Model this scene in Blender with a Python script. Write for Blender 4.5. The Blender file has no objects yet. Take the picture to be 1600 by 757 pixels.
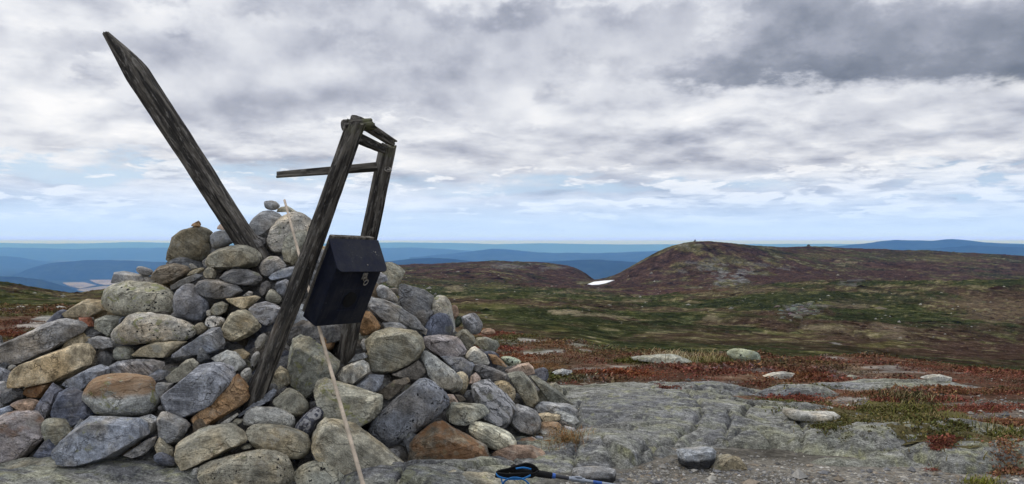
import bpy, bmesh, math, random
import numpy as np
from mathutils import Vector, Matrix

# ------------------------------------------------------------------ camera, world, sun, exposure
SC = bpy.context.scene
COL = SC.collection
R = math.radians
F, CX, CY, CAMZ = 1232.0, 800.0, 378.5, 1.2          # focal length and centre of the 1600 px photograph, eye height in metres
cam_d = bpy.data.cameras.new('camera')
cam = bpy.data.objects.new('camera', cam_d); COL.objects.link(cam)
cam.location = (0, 0, CAMZ); cam.rotation_euler = (R(90), 0, 0)
cam_d.sensor_width = 36; cam_d.lens = F / 1600 * 36
cam_d.clip_start = 0.05; cam_d.clip_end = 200000
SC.camera = cam
SUN_EL, SUN_AZ = R(50), R(-42)                        # azimuth clockwise from the view direction: behind and left of the cairn
sd = bpy.data.lights.new('sun', 'SUN'); sd.energy = 1.5; sd.angle = R(10); sd.color = (1, .96, .9)
sun = bpy.data.objects.new('sun', sd); COL.objects.link(sun)
sdir = Vector((math.sin(SUN_AZ) * math.cos(SUN_EL), math.cos(SUN_AZ) * math.cos(SUN_EL), math.sin(SUN_EL)))
sun.rotation_euler = sdir.to_track_quat('Z', 'Y').to_euler(); sun.location = (0, 0, 60)
SC.view_settings.view_transform = 'Standard'; SC.view_settings.look = 'None'
SC.view_settings.exposure = 0.32; SC.view_settings.gamma = 1
SC.cycles.volume_bounces = 3
SC.cycles.max_bounces = 8


class NT:
    """small helper to write node trees"""
    def __init__(s, tree):
        s.t = tree; s.n = tree.nodes; s.l = tree.links
    def new(s, kind, **kw):
        n = s.n.new(kind)
        for k, v in kw.items(): setattr(n, k, v)
        return n
    def put(s, sock, v):
        if isinstance(v, bpy.types.NodeSocket): s.l.new(v, sock)
        elif v is not None: sock.default_value = v
    def m(s, op, a, b=None, c=None, clamp=False):
        n = s.new('ShaderNodeMath', operation=op, use_clamp=clamp)
        for i, v in enumerate((a, b, c)): s.put(n.inputs[i], v)
        return n.outputs[0]
    def vm(s, op, a, b=None, out=0):
        n = s.new('ShaderNodeVectorMath', operation=op)
        s.put(n.inputs[0], a)
        if b is not None: s.put(n.inputs[3 if op == 'SCALE' else 1], b)
        return n.outputs[out]
    def mix(s, f, a, b, mode='MIX'):
        n = s.new('ShaderNodeMix', data_type='RGBA', blend_type=mode)
        s.put(n.inputs['Factor'], f)
        for nm, v in (('A', a), ('B', b)):
            k = [i for i in n.inputs if i.name == nm and i.type == 'RGBA'][0]
            s.put(k, (tuple(v) + (1,)) if isinstance(v, (tuple, list)) and len(v) == 3 else v)
        return [o for o in n.outputs if o.type == 'RGBA'][0]
    def noise(s, vec, scale, detail=4, rough=.55, dist=0, out=0):
        n = s.new('ShaderNodeTexNoise')
        s.put(n.inputs['Vector'], vec); n.inputs['Scale'].default_value = scale
        n.inputs['Detail'].default_value = detail; n.inputs['Roughness'].default_value = rough
        n.inputs['Distortion'].default_value = dist
        return n.outputs[out]
    def ramp(s, v, lo, hi, a=0., b=1., smooth=True):
        n = s.new('ShaderNodeMapRange', interpolation_type='SMOOTHSTEP' if smooth else 'LINEAR')
        s.put(n.inputs[0], v)
        for i, q in zip((1, 2, 3, 4), (lo, hi, a, b)): s.put(n.inputs[i], q)
        return n.outputs[0]
    def comb(s, x, y, z):
        n = s.new('ShaderNodeCombineXYZ')
        for i, v in enumerate((x, y, z)): s.put(n.inputs[i], v)
        return n.outputs[0]
    def sep(s, v):
        n = s.new('ShaderNodeSeparateXYZ'); s.put(n.inputs[0], v); return n.outputs
    def curve(s, v, stops):
        n = s.new('ShaderNodeValToRGB'); s.put(n.inputs[0], v)
        e = n.color_ramp.elements
        while len(e) < len(stops): e.new(.5)
        for q, (p, c) in zip(e, stops): q.position = p; q.color = tuple(c) + (1,)
        return n.outputs[0]


def build_world():
    w = bpy.data.worlds.new('World'); SC.world = w; w.use_nodes = True
    N = NT(w.node_tree); N.n.clear()
    out = N.new('ShaderNodeOutputWorld'); bg = N.new('ShaderNodeBackground')
    bg.inputs['Strength'].default_value = 0.1
    N.l.new(bg.outputs[0], out.inputs[0])
    sky = N.new('ShaderNodeTexSky', sky_type='NISHITA', sun_disc=False)
    sky.sun_elevation = SUN_EL; sky.sun_rotation = SUN_AZ; sky.altitude = 1000; sky.air_density = 1.2; sky.dust_density = 1.5
    d = N.vm('NORMALIZE', N.new('ShaderNodeTexCoord').outputs['Generated'])
    x, y, z = N.sep(d)
    azr = N.m('ARCTAN2', x, y)
    az = N.m('MULTIPLY', azr, 57.2958)
    el = N.m('MULTIPLY', N.m('ARCSINE', z), 57.2958)
    # cloud coordinates: bearing, and a height that is squeezed towards the horizon as a deck of cloud is
    zc = N.m('ADD', N.m('MAXIMUM', z, -.02), .085)
    lift = N.m('MULTIPLY', zc, .10)
    v1 = N.m('MULTIPLY', N.m('LOGARITHM', zc, math.e), .62); v2 = N.m('MULTIPLY', N.m('LOGARITHM', N.m('ADD', zc, lift), math.e), .62)
    circ = lambda v, k=0.: N.comb(N.m('SINE', azr), N.m('COSINE', azr), N.m('ADD', v, k))
    def deck(v, sc, det=9, rough=.56, dist=.0, off=0., flat=1.):
        q = N.comb(N.m('MULTIPLY', N.m('SINE', azr), sc), N.m('MULTIPLY', N.m('COSINE', azr), sc), N.m('ADD', N.m('MULTIPLY', v, sc * flat), off))
        return N.noise(q, 1.0, det, rough, dist)
    w1 = N.noise(circ(v1), 5.0, 6, .6); w2 = N.noise(circ(v1, 5.), 6.0, 6, .6); w3 = N.noise(circ(v1, 9.), 15.0, 5, .62)
    azw = N.m('ADD', az, N.m('ADD', N.m('MULTIPLY', N.m('SUBTRACT', w1, .5), 22), N.m('MULTIPLY', N.m('SUBTRACT', w3, .5), 9)))
    elw = N.m('ADD', el, N.m('MULTIPLY', N.m('ADD', N.m('SUBTRACT', w2, .5), N.m('MULTIPLY', N.m('SUBTRACT', w3, .5), .5)), N.m('MULTIPLY', zc, 34.)))
    def blob(px, py, wx, wy, tilt=0.):
        """a cloud mass at a bearing and height given by where it stands in the photograph"""
        a0 = math.degrees(math.atan((px - CX) / F)); e0 = math.degrees(math.atan((CY - py) / F * math.cos(R(a0))))
        wa, we = wx / F * 57.3, wy / F * 57.3
        da = N.m('DIVIDE', N.m('SUBTRACT', azw, a0), wa)
        de = N.m('DIVIDE', N.m('SUBTRACT', N.m('SUBTRACT', elw, e0), N.m('MULTIPLY', N.m('SUBTRACT', azw, a0), tilt)), we)
        r2 = N.m('ADD', N.m('MULTIPLY', da, da), N.m('MULTIPLY', de, de))
        return N.m('EXPONENT', N.m('MULTIPLY', r2, -1.0))
    def total(lst):
        t = None
        for b, k in lst:
            q = N.m('MULTIPLY', b, k); t = q if t is None else N.m('ADD', t, q)
        return t
    # 1 high bright sheet, drawn out in long bands, with blue showing through low down
    st = deck(v1, 4.5, 7, .52, .2, 1.3, 1.3); st2 = deck(v1, 10., 6, .54, .2, 21.3, 1.2); stl = deck(v2, 10., 6, .54, .2, 21.3, 1.2)
    bri = total([(blob(90, 160, 150, 34), .20), (blob(560, 222, 440, 15), .20), (blob(330, 308, 330, 11), .10), (blob(60, 240, 120, 14), .1),
                 (blob(1420, 262, 190, 22), .10), (blob(1080, 165, 220, 26), .06), (blob(1500, 140, 220, 20), .10)])
    gry = total([(blob(1250, 222, 320, 16), .12), (blob(950, 225, 260, 14), .10), (blob(900, 130, 200, 40), .08), (blob(1050, 300, 400, 20), .08)])
    b0 = N.m('ADD', .63, N.m('ADD', N.m('MULTIPLY', N.m('SUBTRACT', st, .5), .60), N.m('MULTIPLY', N.m('SUBTRACT', st2, .5), .26)))
    b0 = N.m('ADD', b0, N.m('ADD', N.m('MULTIPLY', N.m('SUBTRACT', st2, stl), .8), N.m('SUBTRACT', bri, gry)))
    TONE = [(0.0, (.14, .17, .23)), (.2, (.245, .275, .345)), (.38, (.40, .425, .51)), (.55, (.575, .60, .675)), (.75, (.77, .79, .84)), (1.0, (.94, .94, .955))]
    c = N.curve(b0, TONE)
    gapn = deck(v1, 6., 8, .56, .3, 9.1, 1.8)
    gap = total([(blob(210, 270, 280, 20), .44), (blob(900, 294, 330, 18), .32), (blob(40, 340, 200, 34), .26), (blob(1560, 292, 130, 14), .4), (blob(700, 340, 330, 20), .28), (blob(480, 250, 200, 20), .14)])
    g = N.ramp(N.m('SUBTRACT', N.m('ADD', gap, N.m('MULTIPLY', gapn, .7)), N.m('MULTIPLY', bri, .8)), .42, .74, 0, .85)
    blue = N.mix(.6, N.vm('SCALE', sky.outputs[0], 0.115), (.32, .47, .74))
    c = N.mix(g, c, blue)
    # 2 small heaped clouds near the horizon, white above and grey below
    lo = deck(v1, 17., 8, .58, .3, 5.7, 1.15); lo2 = deck(v2, 17., 8, .58, .3, 5.7, 1.15)
    lowband = N.m('MULTIPLY', N.ramp(el, .6, 2.0), N.ramp(el, 4.6, 7.0, 1, 0))
    lob = total([(blob(1400, 285, 220, 34), .16), (blob(150, 310, 220, 24), .12), (blob(1050, 335, 330, 14), .10), (blob(150, 355, 160, 8), .1)])
    la = N.m('MULTIPLY', N.ramp(N.m('ADD', lo, lob), .54, .62), lowband)
    lb = N.m('ADD', .72, N.m('ADD', N.m('MULTIPLY', N.m('SUBTRACT', lo, lo2), 2.6), N.m('MULTIPLY', N.m('SUBTRACT', lo, .55), -.7)))
    c = N.mix(N.m('MULTIPLY', la, .85), c, N.curve(lb, TONE))
    # 3 big grey heaps with soft bright rims
    def puffs(v, sc, off, flat):
        q = N.comb(N.m('MULTIPLY', N.m('SINE', azr), sc), N.m('MULTIPLY', N.m('COSINE', azr), sc), N.m('ADD', N.m('MULTIPLY', v, sc * flat), off))
        q = N.vm('ADD', q, N.vm('SCALE', N.noise(q, 1.3, 4, .6, out=1), .55))
        t = N.new('ShaderNodeTexVoronoi', feature='F1'); N.put(t.inputs['Vector'], q); t.inputs['Scale'].default_value = 1.
        t.inputs['Detail'].default_value = 1.0; t.inputs['Roughness'].default_value = .55; t.normalize = True
        return N.m('SUBTRACT', 1., t.outputs['Distance'])
    B1, B2 = puffs(v1, 9., 4.4, .62), puffs(v2, 9., 4.4, .62)
    A = N.m('ADD', N.m('MULTIPLY', deck(v1, 3.8, 7, .50, .1, 2.2, .62), .68), N.m('MULTIPLY', B1, .26)); A2 = N.m('ADD', N.m('MULTIPLY', deck(v2, 3.8, 7, .50, .1, 2.2, .62), .68), N.m('MULTIPLY', B2, .26))
    A3 = deck(v1, 13., 7, .6, .2, 8.2, .7); A4 = deck(v2, 13., 7, .6, .2, 8.2, .7)
    ab = total([(blob(600, 140, 190, 58, -.05), .32), (blob(340, 160, 150, 34), .2), (blob(60, 60, 150, 32), .2), (blob(230, 50, 40, 14), .16), (blob(770, 90, 150, 60), .14),
                (blob(920, 12, 260, 26), .18), (blob(980, 60, 180, 50), .10), (blob(1150, 120, 220, 30), .12), (blob(600, 10, 260, 24), .12), (blob(380, 70, 160, 30), .08)])
    ab = N.m('SUBTRACT', ab, total([(blob(90, 165, 120, 28), .2), (blob(560, 226, 440, 16), .3), (blob(1400, 150, 320, 26), .12)]))
    hi = N.ramp(el, 4.5, 9.0)
    D = N.m('ADD', N.m('ADD', A, N.m('MULTIPLY', N.m('SUBTRACT', A3, .5), .20)), N.m('MULTIPLY', ab, .95))
    D = N.m('ADD', D, N.m('MULTIPLY', N.m('SUBTRACT', hi, 1), .3))
    aa = N.ramp(D, .50, .61)
    sh = N.m('ADD', N.ramp(D, .52, .86, .74, .36, False), N.m('ADD', N.m('MULTIPLY', N.m('SUBTRACT', A, A2), 2.6), N.m('MULTIPLY', N.m('SUBTRACT', A3, A4), .25)))
    c = N.mix(N.m('MULTIPLY', aa, .92), c, N.curve(sh, TONE))
    # 4 the dark bank at upper right
    S = N.m('ADD', N.m('MULTIPLY', deck(v1, 5., 6, .5, .2, 14.2, 1.5), .5), total([(blob(1500, 60, 430, 56), .62), (blob(1200, 96, 260, 26), .42), (blob(1280, 20, 330, 34), .34), (blob(780, 10, 160, 18), .2), (blob(1640, 90, 200, 40), .3)]))
    sa = N.ramp(S, .26, .92)
    c = N.mix(N.m('MULTIPLY', sa, .95), c, N.curve(N.m('ADD', N.m('SUBTRACT', N.ramp(S, .40, 1.0, .46, .24, False), N.m('ADD', N.m('MULTIPLY', blob(1400, 104, 420, 24), .13), N.m('MULTIPLY', blob(1540, 118, 200, 18), .05))), N.m('ADD', N.m('MULTIPLY', N.m('SUBTRACT', A, A2), 1.4), N.m('MULTIPLY', N.m('SUBTRACT', N.m('ADD', st, A3), 1.), .22))), TONE))
    hz = N.ramp(el, 0.0, 6.0, .84, 0.0)                                       # far cloud seen through a long way of air
    c = N.mix(hz, c, (.55, .77, 1.12))
    c = N.mix(N.ramp(el, 0.1, 1.6, .75, 0.0), c, (.56, .74, 1.12))
    c = N.mix(N.ramp(el, 0.0, .45, .85, 0.0), c, (.44, .62, 2.1))
    c = N.mix(N.ramp(el, -2, -.5, 1, 0), c, (.34, .40, .48))
    up = N.ramp(el, 20, 55, 1.0, 1.3)
    c = N.vm('SCALE', c, N.m('MULTIPLY', up, 8.4))
    N.l.new(c, bg.inputs['Color'])


build_world()

# ------------------------------------------------------------------ helpers
rng = np.random.default_rng(11)
rnd = random.Random(5)


def ray(px, py, d):
    """the point at forward distance d seen at photograph pixel px, py"""
    return Vector(((px - CX) / F * d, d, CAMZ - (py - CY) / F * d))


def _h(i, j, k, seed):
    h = (i * 374761393 + j * 668265263 + k * 1274126177 + seed * 974711) & 0xFFFFFFFF
    h = ((h ^ (h >> 13)) * 1103515245) & 0xFFFFFFFF
    h = ((h ^ (h >> 16)) * 2246822519) & 0xFFFFFFFF
    return ((h ^ (h >> 15)) & 0xFFFFFF) / 8388607.5 - 1.0


def noise3(p, seed=0):
    i = np.floor(p).astype(np.int64); f = p - i; u = f * f * f * (f * (f * 6 - 15) + 10)
    r = 0
    for dx in (0, 1):
        wx = u[:, 0] if dx else 1 - u[:, 0]
        for dy in (0, 1):
            wy = u[:, 1] if dy else 1 - u[:, 1]
            for dz in (0, 1):
                wz = u[:, 2] if dz else 1 - u[:, 2]
                r = r + wx * wy * wz * _h(i[:, 0] + dx, i[:, 1] + dy, i[:, 2] + dz, seed)
    return r


def fbm(p, octv=4, seed=0, gain=.5, lac=2.03):
    a, t, q = 1., 0, np.asarray(p, float)
    s = 0
    for o in range(octv):
        t = t + a * noise3(q, seed + o * 17); s += a; a *= gain; q = q * lac + 11.3
    return t / s


def fbm2(x, y, octv=4, seed=0, gain=.5):
    return fbm(np.stack([x, y, np.full_like(x, .37)], 1), octv, seed, gain)


def sm(x, a, b):
    t = np.clip((x - a) / (b - a), 0, 1); return t * t * (3 - 2 * t)


def mesh_np(name, verts, faces, mat=None, smooth=True, tint=None):
    """mesh from numpy arrays; faces (n,3) or (n,4)"""
    me = bpy.data.meshes.new(name)
    k = faces.shape[1]
    me.vertices.add(len(verts)); me.vertices.foreach_set('co', np.ascontiguousarray(verts, np.float32).ravel())
    me.loops.add(faces.size); me.loops.foreach_set('vertex_index', np.ascontiguousarray(faces, np.int32).ravel())
    me.polygons.add(len(faces)); me.polygons.foreach_set('loop_start', np.arange(0, faces.size, k, dtype=np.int32))
    me.polygons.foreach_set('use_smooth', np.full(len(faces), smooth))
    me.update(calc_edges=True)
    if tint is not None:
        a = me.attributes.new('tint', 'FLOAT_COLOR', 'POINT')
        a.data.foreach_set('color', np.concatenate([tint, np.ones((len(tint), 1))], 1).astype(np.float32).ravel())
    if mat: me.materials.append(mat)
    return me


def link(name, me, parent=None, loc=None):
    o = bpy.data.objects.new(name, me); COL.objects.link(o)
    if loc is not None: o.location = loc
    if parent: o.parent = parent
    return o


def tag(o, label=None, cat=None, group=None, kind=None):
    for k, v in (('label', label), ('category', cat), ('group', group), ('kind', kind)):
        if v: o[k] = v
    return o


def empty(name, loc):
    o = bpy.data.objects.new(name, None); COL.objects.link(o); o.location = loc; o.empty_display_size = .1; return o


def from_bm(name, bm, mat, parent=None, loc=None, sharp=None, smooth=True):
    me = bpy.data.meshes.new(name); bm.to_mesh(me); bm.free(); me.materials.append(mat)
    me.polygons.foreach_set('use_smooth', [smooth] * len(me.polygons))
    if sharp: me.set_sharp_from_angle(angle=R(sharp))
    return link(name, me, parent, loc)


def grid_faces(nr, nc, wrap=False):
    i = np.arange(nr - 1)[:, None]; j = np.arange(nc if wrap else nc - 1)[None, :]
    a = i * nc + j; b = i * nc + (j + 1) % nc
    return np.stack([a, b, b + nc, a + nc], -1).reshape(-1, 4)


# ------------------------------------------------------------------ materials
def material(name, rough=.9, spec=.25):
    m = bpy.data.materials.new(name); m.use_nodes = True
    N = NT(m.node_tree); b = N.n['Principled BSDF']
    b.inputs['Roughness'].default_value = rough; b.inputs['Specular IOR Level'].default_value = spec
    return m, N, b


def bump(N, b, h, strength=.6, dist=.02):
    n = N.new('ShaderNodeBump'); n.inputs['Strength'].default_value = strength; n.inputs['Distance'].default_value = dist
    N.put(n.inputs['Height'], h); N.l.new(n.outputs[0], b.inputs['Normal'])


def attr(N, name, kind='GEOMETRY', out='Color'):
    return N.new('ShaderNodeAttribute', attribute_name=name, attribute_type=kind).outputs[out]


def stone_material():
    m, N, b = material('weathered_stone', .88, .10)
    info = N.new('ShaderNodeObjectInfo')
    rv = info.outputs['Random']
    tc = N.new('ShaderNodeTexCoord').outputs['Object']
    off = N.comb(N.m('MULTIPLY', rv, 37.), N.m('MULTIPLY', rv, 91.), N.m('MULTIPLY', rv, 13.))
    p = N.vm('ADD', N.vm('SCALE', tc, N.m('ADD', .55, N.m('FRACT', N.m('MULTIPLY', rv, 7.31)))), off)
    P = lambda nm: attr(N, nm, 'OBJECT', 'Fac')
    base = info.outputs['Color']
    rt0 = N.new('ShaderNodeVectorRotate', rotation_type='EULER_XYZ'); N.put(rt0.inputs['Vector'], tc); N.put(rt0.inputs['Rotation'], N.comb(N.m('MULTIPLY', rv, 2.), P('dip'), 0.)); rot_ = rt0.outputs[0]
    n1 = N.noise(p, 7, 6, .6, .4); n2 = N.noise(p, 26, 5, .65); n3 = N.noise(p, 150, 3, .7)
    rot = N.new('ShaderNodeVectorRotate', rotation_type='EULER_XYZ')
    N.put(rot.inputs['Vector'], tc)
    N.put(rot.inputs['Rotation'], N.comb(N.m('MULTIPLY', rv, 2.), N.m('ADD', P('dip'), 0.), 0.))
    lay = N.noise(N.vm('ADD', N.vm('MULTIPLY', rot.outputs[0], (1.2, 2.5, 14.)), off), 3.2, 6, .62, .5)
    f = N.m('MULTIPLY', N.ramp(n1, .28, .72, .58, 1.42), N.ramp(n2, .28, .72, .64, 1.38))
    f = N.m('MULTIPLY', f, N.ramp(n3, .25, .75, .66, 1.34))
    vo = N.new('ShaderNodeTexVoronoi', feature='DISTANCE_TO_EDGE'); vo.inputs['Scale'].default_value = 5.5
    N.put(vo.inputs['Vector'], N.vm('ADD', N.vm('MULTIPLY', N.vm('ADD', rot_, N.vm('SCALE', N.noise(p, 6, 4, .6, out=1), .22)), (.7, 1., 2.6)), off))
    crk = N.m('MULTIPLY', N.ramp(vo.outputs['Distance'], .0, .035, 1, 0), N.ramp(n1, .42, .62))
    f = N.m('MULTIPLY', f, N.m('SUBTRACT', 1., N.m('MULTIPLY', crk, .38)))
    f = N.m('MULTIPLY', f, N.m('ADD', 1., N.m('MULTIPLY', N.m('SUBTRACT', lay, .5), N.m('ADD', .5, N.m('MULTIPLY', P('band'), 2.4)))))
    c = N.vm('SCALE', base, f)
    # hue drift: cool and warm minerals
    c = N.mix(N.ramp(N.noise(p, 4.5, 4, .6), .42, .68, 0, .55), c, N.mix(1., c, (1.22, 1.0, .70), 'MULTIPLY'))
    # rust
    rn = N.ramp(N.m('ADD', N.noise(p, 5.5, 6, .6), N.m('MULTIPLY', N.m('SUBTRACT', P('rust'), .5), .34)), .52, .66, 0, .8)
    rn = N.m('MULTIPLY', rn, N.ramp(P('rust'), 0., .12))
    c = N.mix(rn, c, N.mix(n2, (.16, .075, .035), (.42, .23, .11)))
    # rust coloured upper side
    zz = N.m('ADD', N.sep(tc)[2], N.m('MULTIPLY', N.m('SUBTRACT', n1, .5), .07))
    ot = N.m('MULTIPLY', N.ramp(zz, .0, .035), P('rtop'))
    c = N.mix(N.m('MULTIPLY', ot, .85), c, N.mix(lay, (.26, .13, .055), (.46, .30, .16)))
    # white veins and bands
    wv = N.new('ShaderNodeTexWave', wave_type='BANDS', bands_direction='Z'); N.put(wv.inputs['Vector'], N.vm('ADD', rot.outputs[0], off))
    wv.inputs['Scale'].default_value = 7.; wv.inputs['Distortion'].default_value = 9.; wv.inputs['Detail'].default_value = 4; wv.inputs['Detail Scale'].default_value = 2.4
    vf = N.m('MULTIPLY', N.ramp(N.m('ADD', wv.outputs['Fac'], N.m('MULTIPLY', N.m('SUBTRACT', P('vein'), .5), .5)), .62, .82), N.ramp(P('vein'), 0., .4))
    c = N.mix(N.m('MULTIPLY', vf, .9), c, N.mix(n2, (.42, .42, .44), (.68, .67, .67)))
    # pale grey crust, yellow green lichen and black lichen
    cr = N.ramp(N.noise(p, 13, 7, .74, .3), .55, .63, 0, .75)
    c = N.mix(N.m('MULTIPLY', cr, N.m('ADD', .35, P('lich'))), c, N.mix(n3, (.29, .285, .25), (.48, .47, .42)))
    yl = N.m('MULTIPLY', N.ramp(N.m('ADD', N.noise(p, 13, 7, .74, .6), N.m('MULTIPLY', P('lich'), .10)), .655, .72), N.ramp(P('lich'), .3, .6))
    c = N.mix(N.m('MULTIPLY', yl, .65), c, N.mix(n2, (.17, .18, .045), (.40, .41, .12)))
    lv = N.new('ShaderNodeTexVoronoi', feature='F1'); lv.inputs['Scale'].default_value = 11.; lv.inputs['Randomness'].default_value = 1.
    N.put(lv.inputs['Vector'], N.vm('ADD', p, N.vm('SCALE', N.noise(p, 40, 4, .7, out=1), .035)))
    rr = N.m('MULTIPLY', N.sep(lv.outputs['Color'])[0], .30)
    lf = N.m('MULTIPLY', N.ramp(N.m('SUBTRACT', lv.outputs['Distance'], rr), -.03, .02, 1, 0), N.ramp(N.sep(lv.outputs['Color'])[1], .52, .60))
    lc = N.mix(N.ramp(N.sep(lv.outputs['Color'])[2], .35, .75), (.44, .44, .39), (.36, .37, .20))
    c = N.mix(N.m('MULTIPLY', lf, N.m('MULTIPLY', N.ramp(n2, .25, .6, .3, .9), N.m('ADD', .25, P('lich')))), c, N.mix(n2, N.mix(1., lc, (.6, .6, .6), 'MULTIPLY'), lc))
    bk = N.m('MULTIPLY', N.ramp(N.m('ADD', N.noise(p, 42, 5, .6), N.m('MULTIPLY', n1, .25)), .735, .78), N.ramp(P('spot'), 0., .3))
    bk2 = N.m('MULTIPLY', N.ramp(N.noise(p, 60, 3, .6), .70, .75), .7)
    c = N.mix(N.m('MAXIMUM', bk, bk2), c, (.025, .026, .028))
    ub = N.m('MULTIPLY', N.ramp(N.m('ADD', N.m('SUBTRACT', N.sep(tc)[2], P('cut')), N.m('MULTIPLY', N.m('SUBTRACT', n1, .5), .03)), -.012, .004, 1, 0), P('lowdark'))
    c = N.mix(N.m('MULTIPLY', ub, .92), c, (.018, .018, .020))  # near black below the cut height, with a ragged edge
    N.l.new(c, b.inputs['Base Color'])
    N.put(b.inputs['Roughness'], N.ramp(n2, .2, .8, .72, .98))
    h = N.m('ADD', N.m('MULTIPLY', n2, .8), N.m('ADD', N.m('MULTIPLY', n3, .3), N.m('MULTIPLY', lay, 1.1)))
    h = N.m('SUBTRACT', h, N.m('MULTIPLY', crk, .5))
    bump(N, b, h, 1.0, .030)
    return m


def tint_material(name, fine=30., amt=(.72, 1.3), bscale=(20., 3.), bstr=.7, bdist=.03, rough=.95, world=True, far=False):
    """colour from the surface's own point colours, with fine grain and relief"""
    m, N, b = material(name, rough, 0.)
    c = attr(N, 'tint')
    p = N.new('ShaderNodeNewGeometry').outputs['Position'] if world else N.new('ShaderNodeTexCoord').outputs['Object']
    n = N.noise(p, fine, 4, .65); n2 = N.noise(p, fine * .13, 5, .6)
    f = N.m('MULTIPLY', N.ramp(n, .28, .72, *amt), N.ramp(n2, .3, .7, .85, 1.16))
    if far:                                                                   # tussocks, stones and bare spots too small for the point colours
        a1, a2, a3 = N.noise(p, .55, 6, .72), N.noise(p, 2.6, 4, .7), N.noise(p, .16, 5, .65)
        f = N.m('MULTIPLY', f, N.m('MULTIPLY', N.ramp(a1, .32, .68, .52, 1.5), N.m('MULTIPLY', N.ramp(a2, .3, .7, .7, 1.32), N.ramp(a3, .35, .65, .8, 1.2))))
        c = N.mix(N.ramp(N.m('ADD', a2, N.m('MULTIPLY', a1, .5)), .86, .95, 0, .45), c, (.19, .165, .115))
    N.l.new(N.vm('SCALE', c, f), b.inputs['Base Color'])
    h = N.m('ADD', N.noise(p, bscale[0], 4, .6), N.m('MULTIPLY', N.noise(p, bscale[1], 4, .6), 2.))
    bump(N, b, h, bstr, bdist)
    return m


def wood_material():
    m, N, b = material('weathered_wood', .9, .15)
    tc = N.new('ShaderNodeTexCoord').outputs['Object']
    rv = N.new('ShaderNodeObjectInfo').outputs['Random']
    dark = attr(N, 'dark', 'OBJECT', 'Fac')
    off = N.comb(N.m('MULTIPLY', rv, 17.), N.m('MULTIPLY', rv, 7.), N.m('MULTIPLY', rv, 31.))
    q = N.vm('ADD', N.vm('MULTIPLY', tc, (1., 1., .05)), off)
    g1 = N.noise(q, 42, 5, .6, .25); g2 = N.noise(q, 120, 4, .6); pt = N.noise(N.vm('ADD', N.vm('MULTIPLY', tc, (1., 1., .14)), off), 24, 7, .72, .5)
    big = N.noise(N.vm('ADD', N.vm('MULTIPLY', tc, (1., 1., .6)), off), 3.4, 4, .55)
    c = N.mix(N.ramp(g1, .3, .7), (.062, .054, .046), (.24, .22, .19))
    c = N.mix(N.ramp(N.m('ADD', pt, N.m('MULTIPLY', N.m('SUBTRACT', dark, .5), .26)), .40, .60, 0, .90), c, N.mix(g2, (.010, .010, .011), (.04, .037, .035)))
    c = N.mix(N.ramp(big, .58, .74, 0, .5), c, N.mix(g1, (.085, .056, .032), (.22, .15, .085)))
    fk = N.noise(N.vm('ADD', N.vm('MULTIPLY', tc, (1., 1., .22)), off), 62, 4, .65)
    c = N.mix(N.m('MULTIPLY', N.ramp(N.m('ADD', fk, N.m('MULTIPLY', N.m('SUBTRACT', pt, .5), -.25)), .55, .64), .6), c, N.mix(g1, (.17, .16, .145), (.38, .36, .33)))
    c = N.mix(N.m('MULTIPLY', N.ramp(g2, .62, .74), .35), c, (.40, .385, .35))
    c = N.mix(N.ramp(N.noise(q, 26, 3, .5, .3), .615, .66, 0, .9), c, (.012, .011, .010))
    # moss on end grain
    mz = N.m('MULTIPLY', N.m('MULTIPLY', attr(N, 'moss', 'OBJECT', 'Fac'), N.ramp(N.noise(tc, 22, 4, .6), .42, .56)), N.ramp(N.m('SUBTRACT', N.sep(tc)[2], attr(N, 'mossz', 'OBJECT', 'Fac')), 0., .03))
    c = N.mix(N.m('MULTIPLY', mz, .8), c, N.mix(pt, (.10, .11, .035), (.26, .27, .12)))
    N.l.new(c, b.inputs['Base Color'])
    bump(N, b, N.m('ADD', N.m('MULTIPLY', g1, 1.2), N.m('ADD', N.m('MULTIPLY', g2, .4), N.m('MULTIPLY', pt, -1.))), .9, .015)
    return m


def plain(name, col, rough=.5, spec=.4, metal=0., var=.15, scale=40., bstr=.12):
    m, N, b = material(name, rough, spec)
    b.inputs['Metallic'].default_value = metal
    tc = N.new('ShaderNodeTexCoord').outputs['Object']
    n = N.noise(tc, scale, 5, .65); n2 = N.noise(tc, scale * .2, 4, .6)
    f = N.m('MULTIPLY', N.ramp(n, .3, .7, 1 - var, 1 + var), N.ramp(n2, .3, .7, 1 - var, 1 + var))
    N.l.new(N.vm('SCALE', tuple(col), f), b.inputs['Base Color'])
    N.put(b.inputs['Roughness'], N.ramp(n2, .3, .7, max(rough - .12, .05), min(rough + .12, 1)))
    bump(N, b, n, bstr, .004)
    return m


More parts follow.
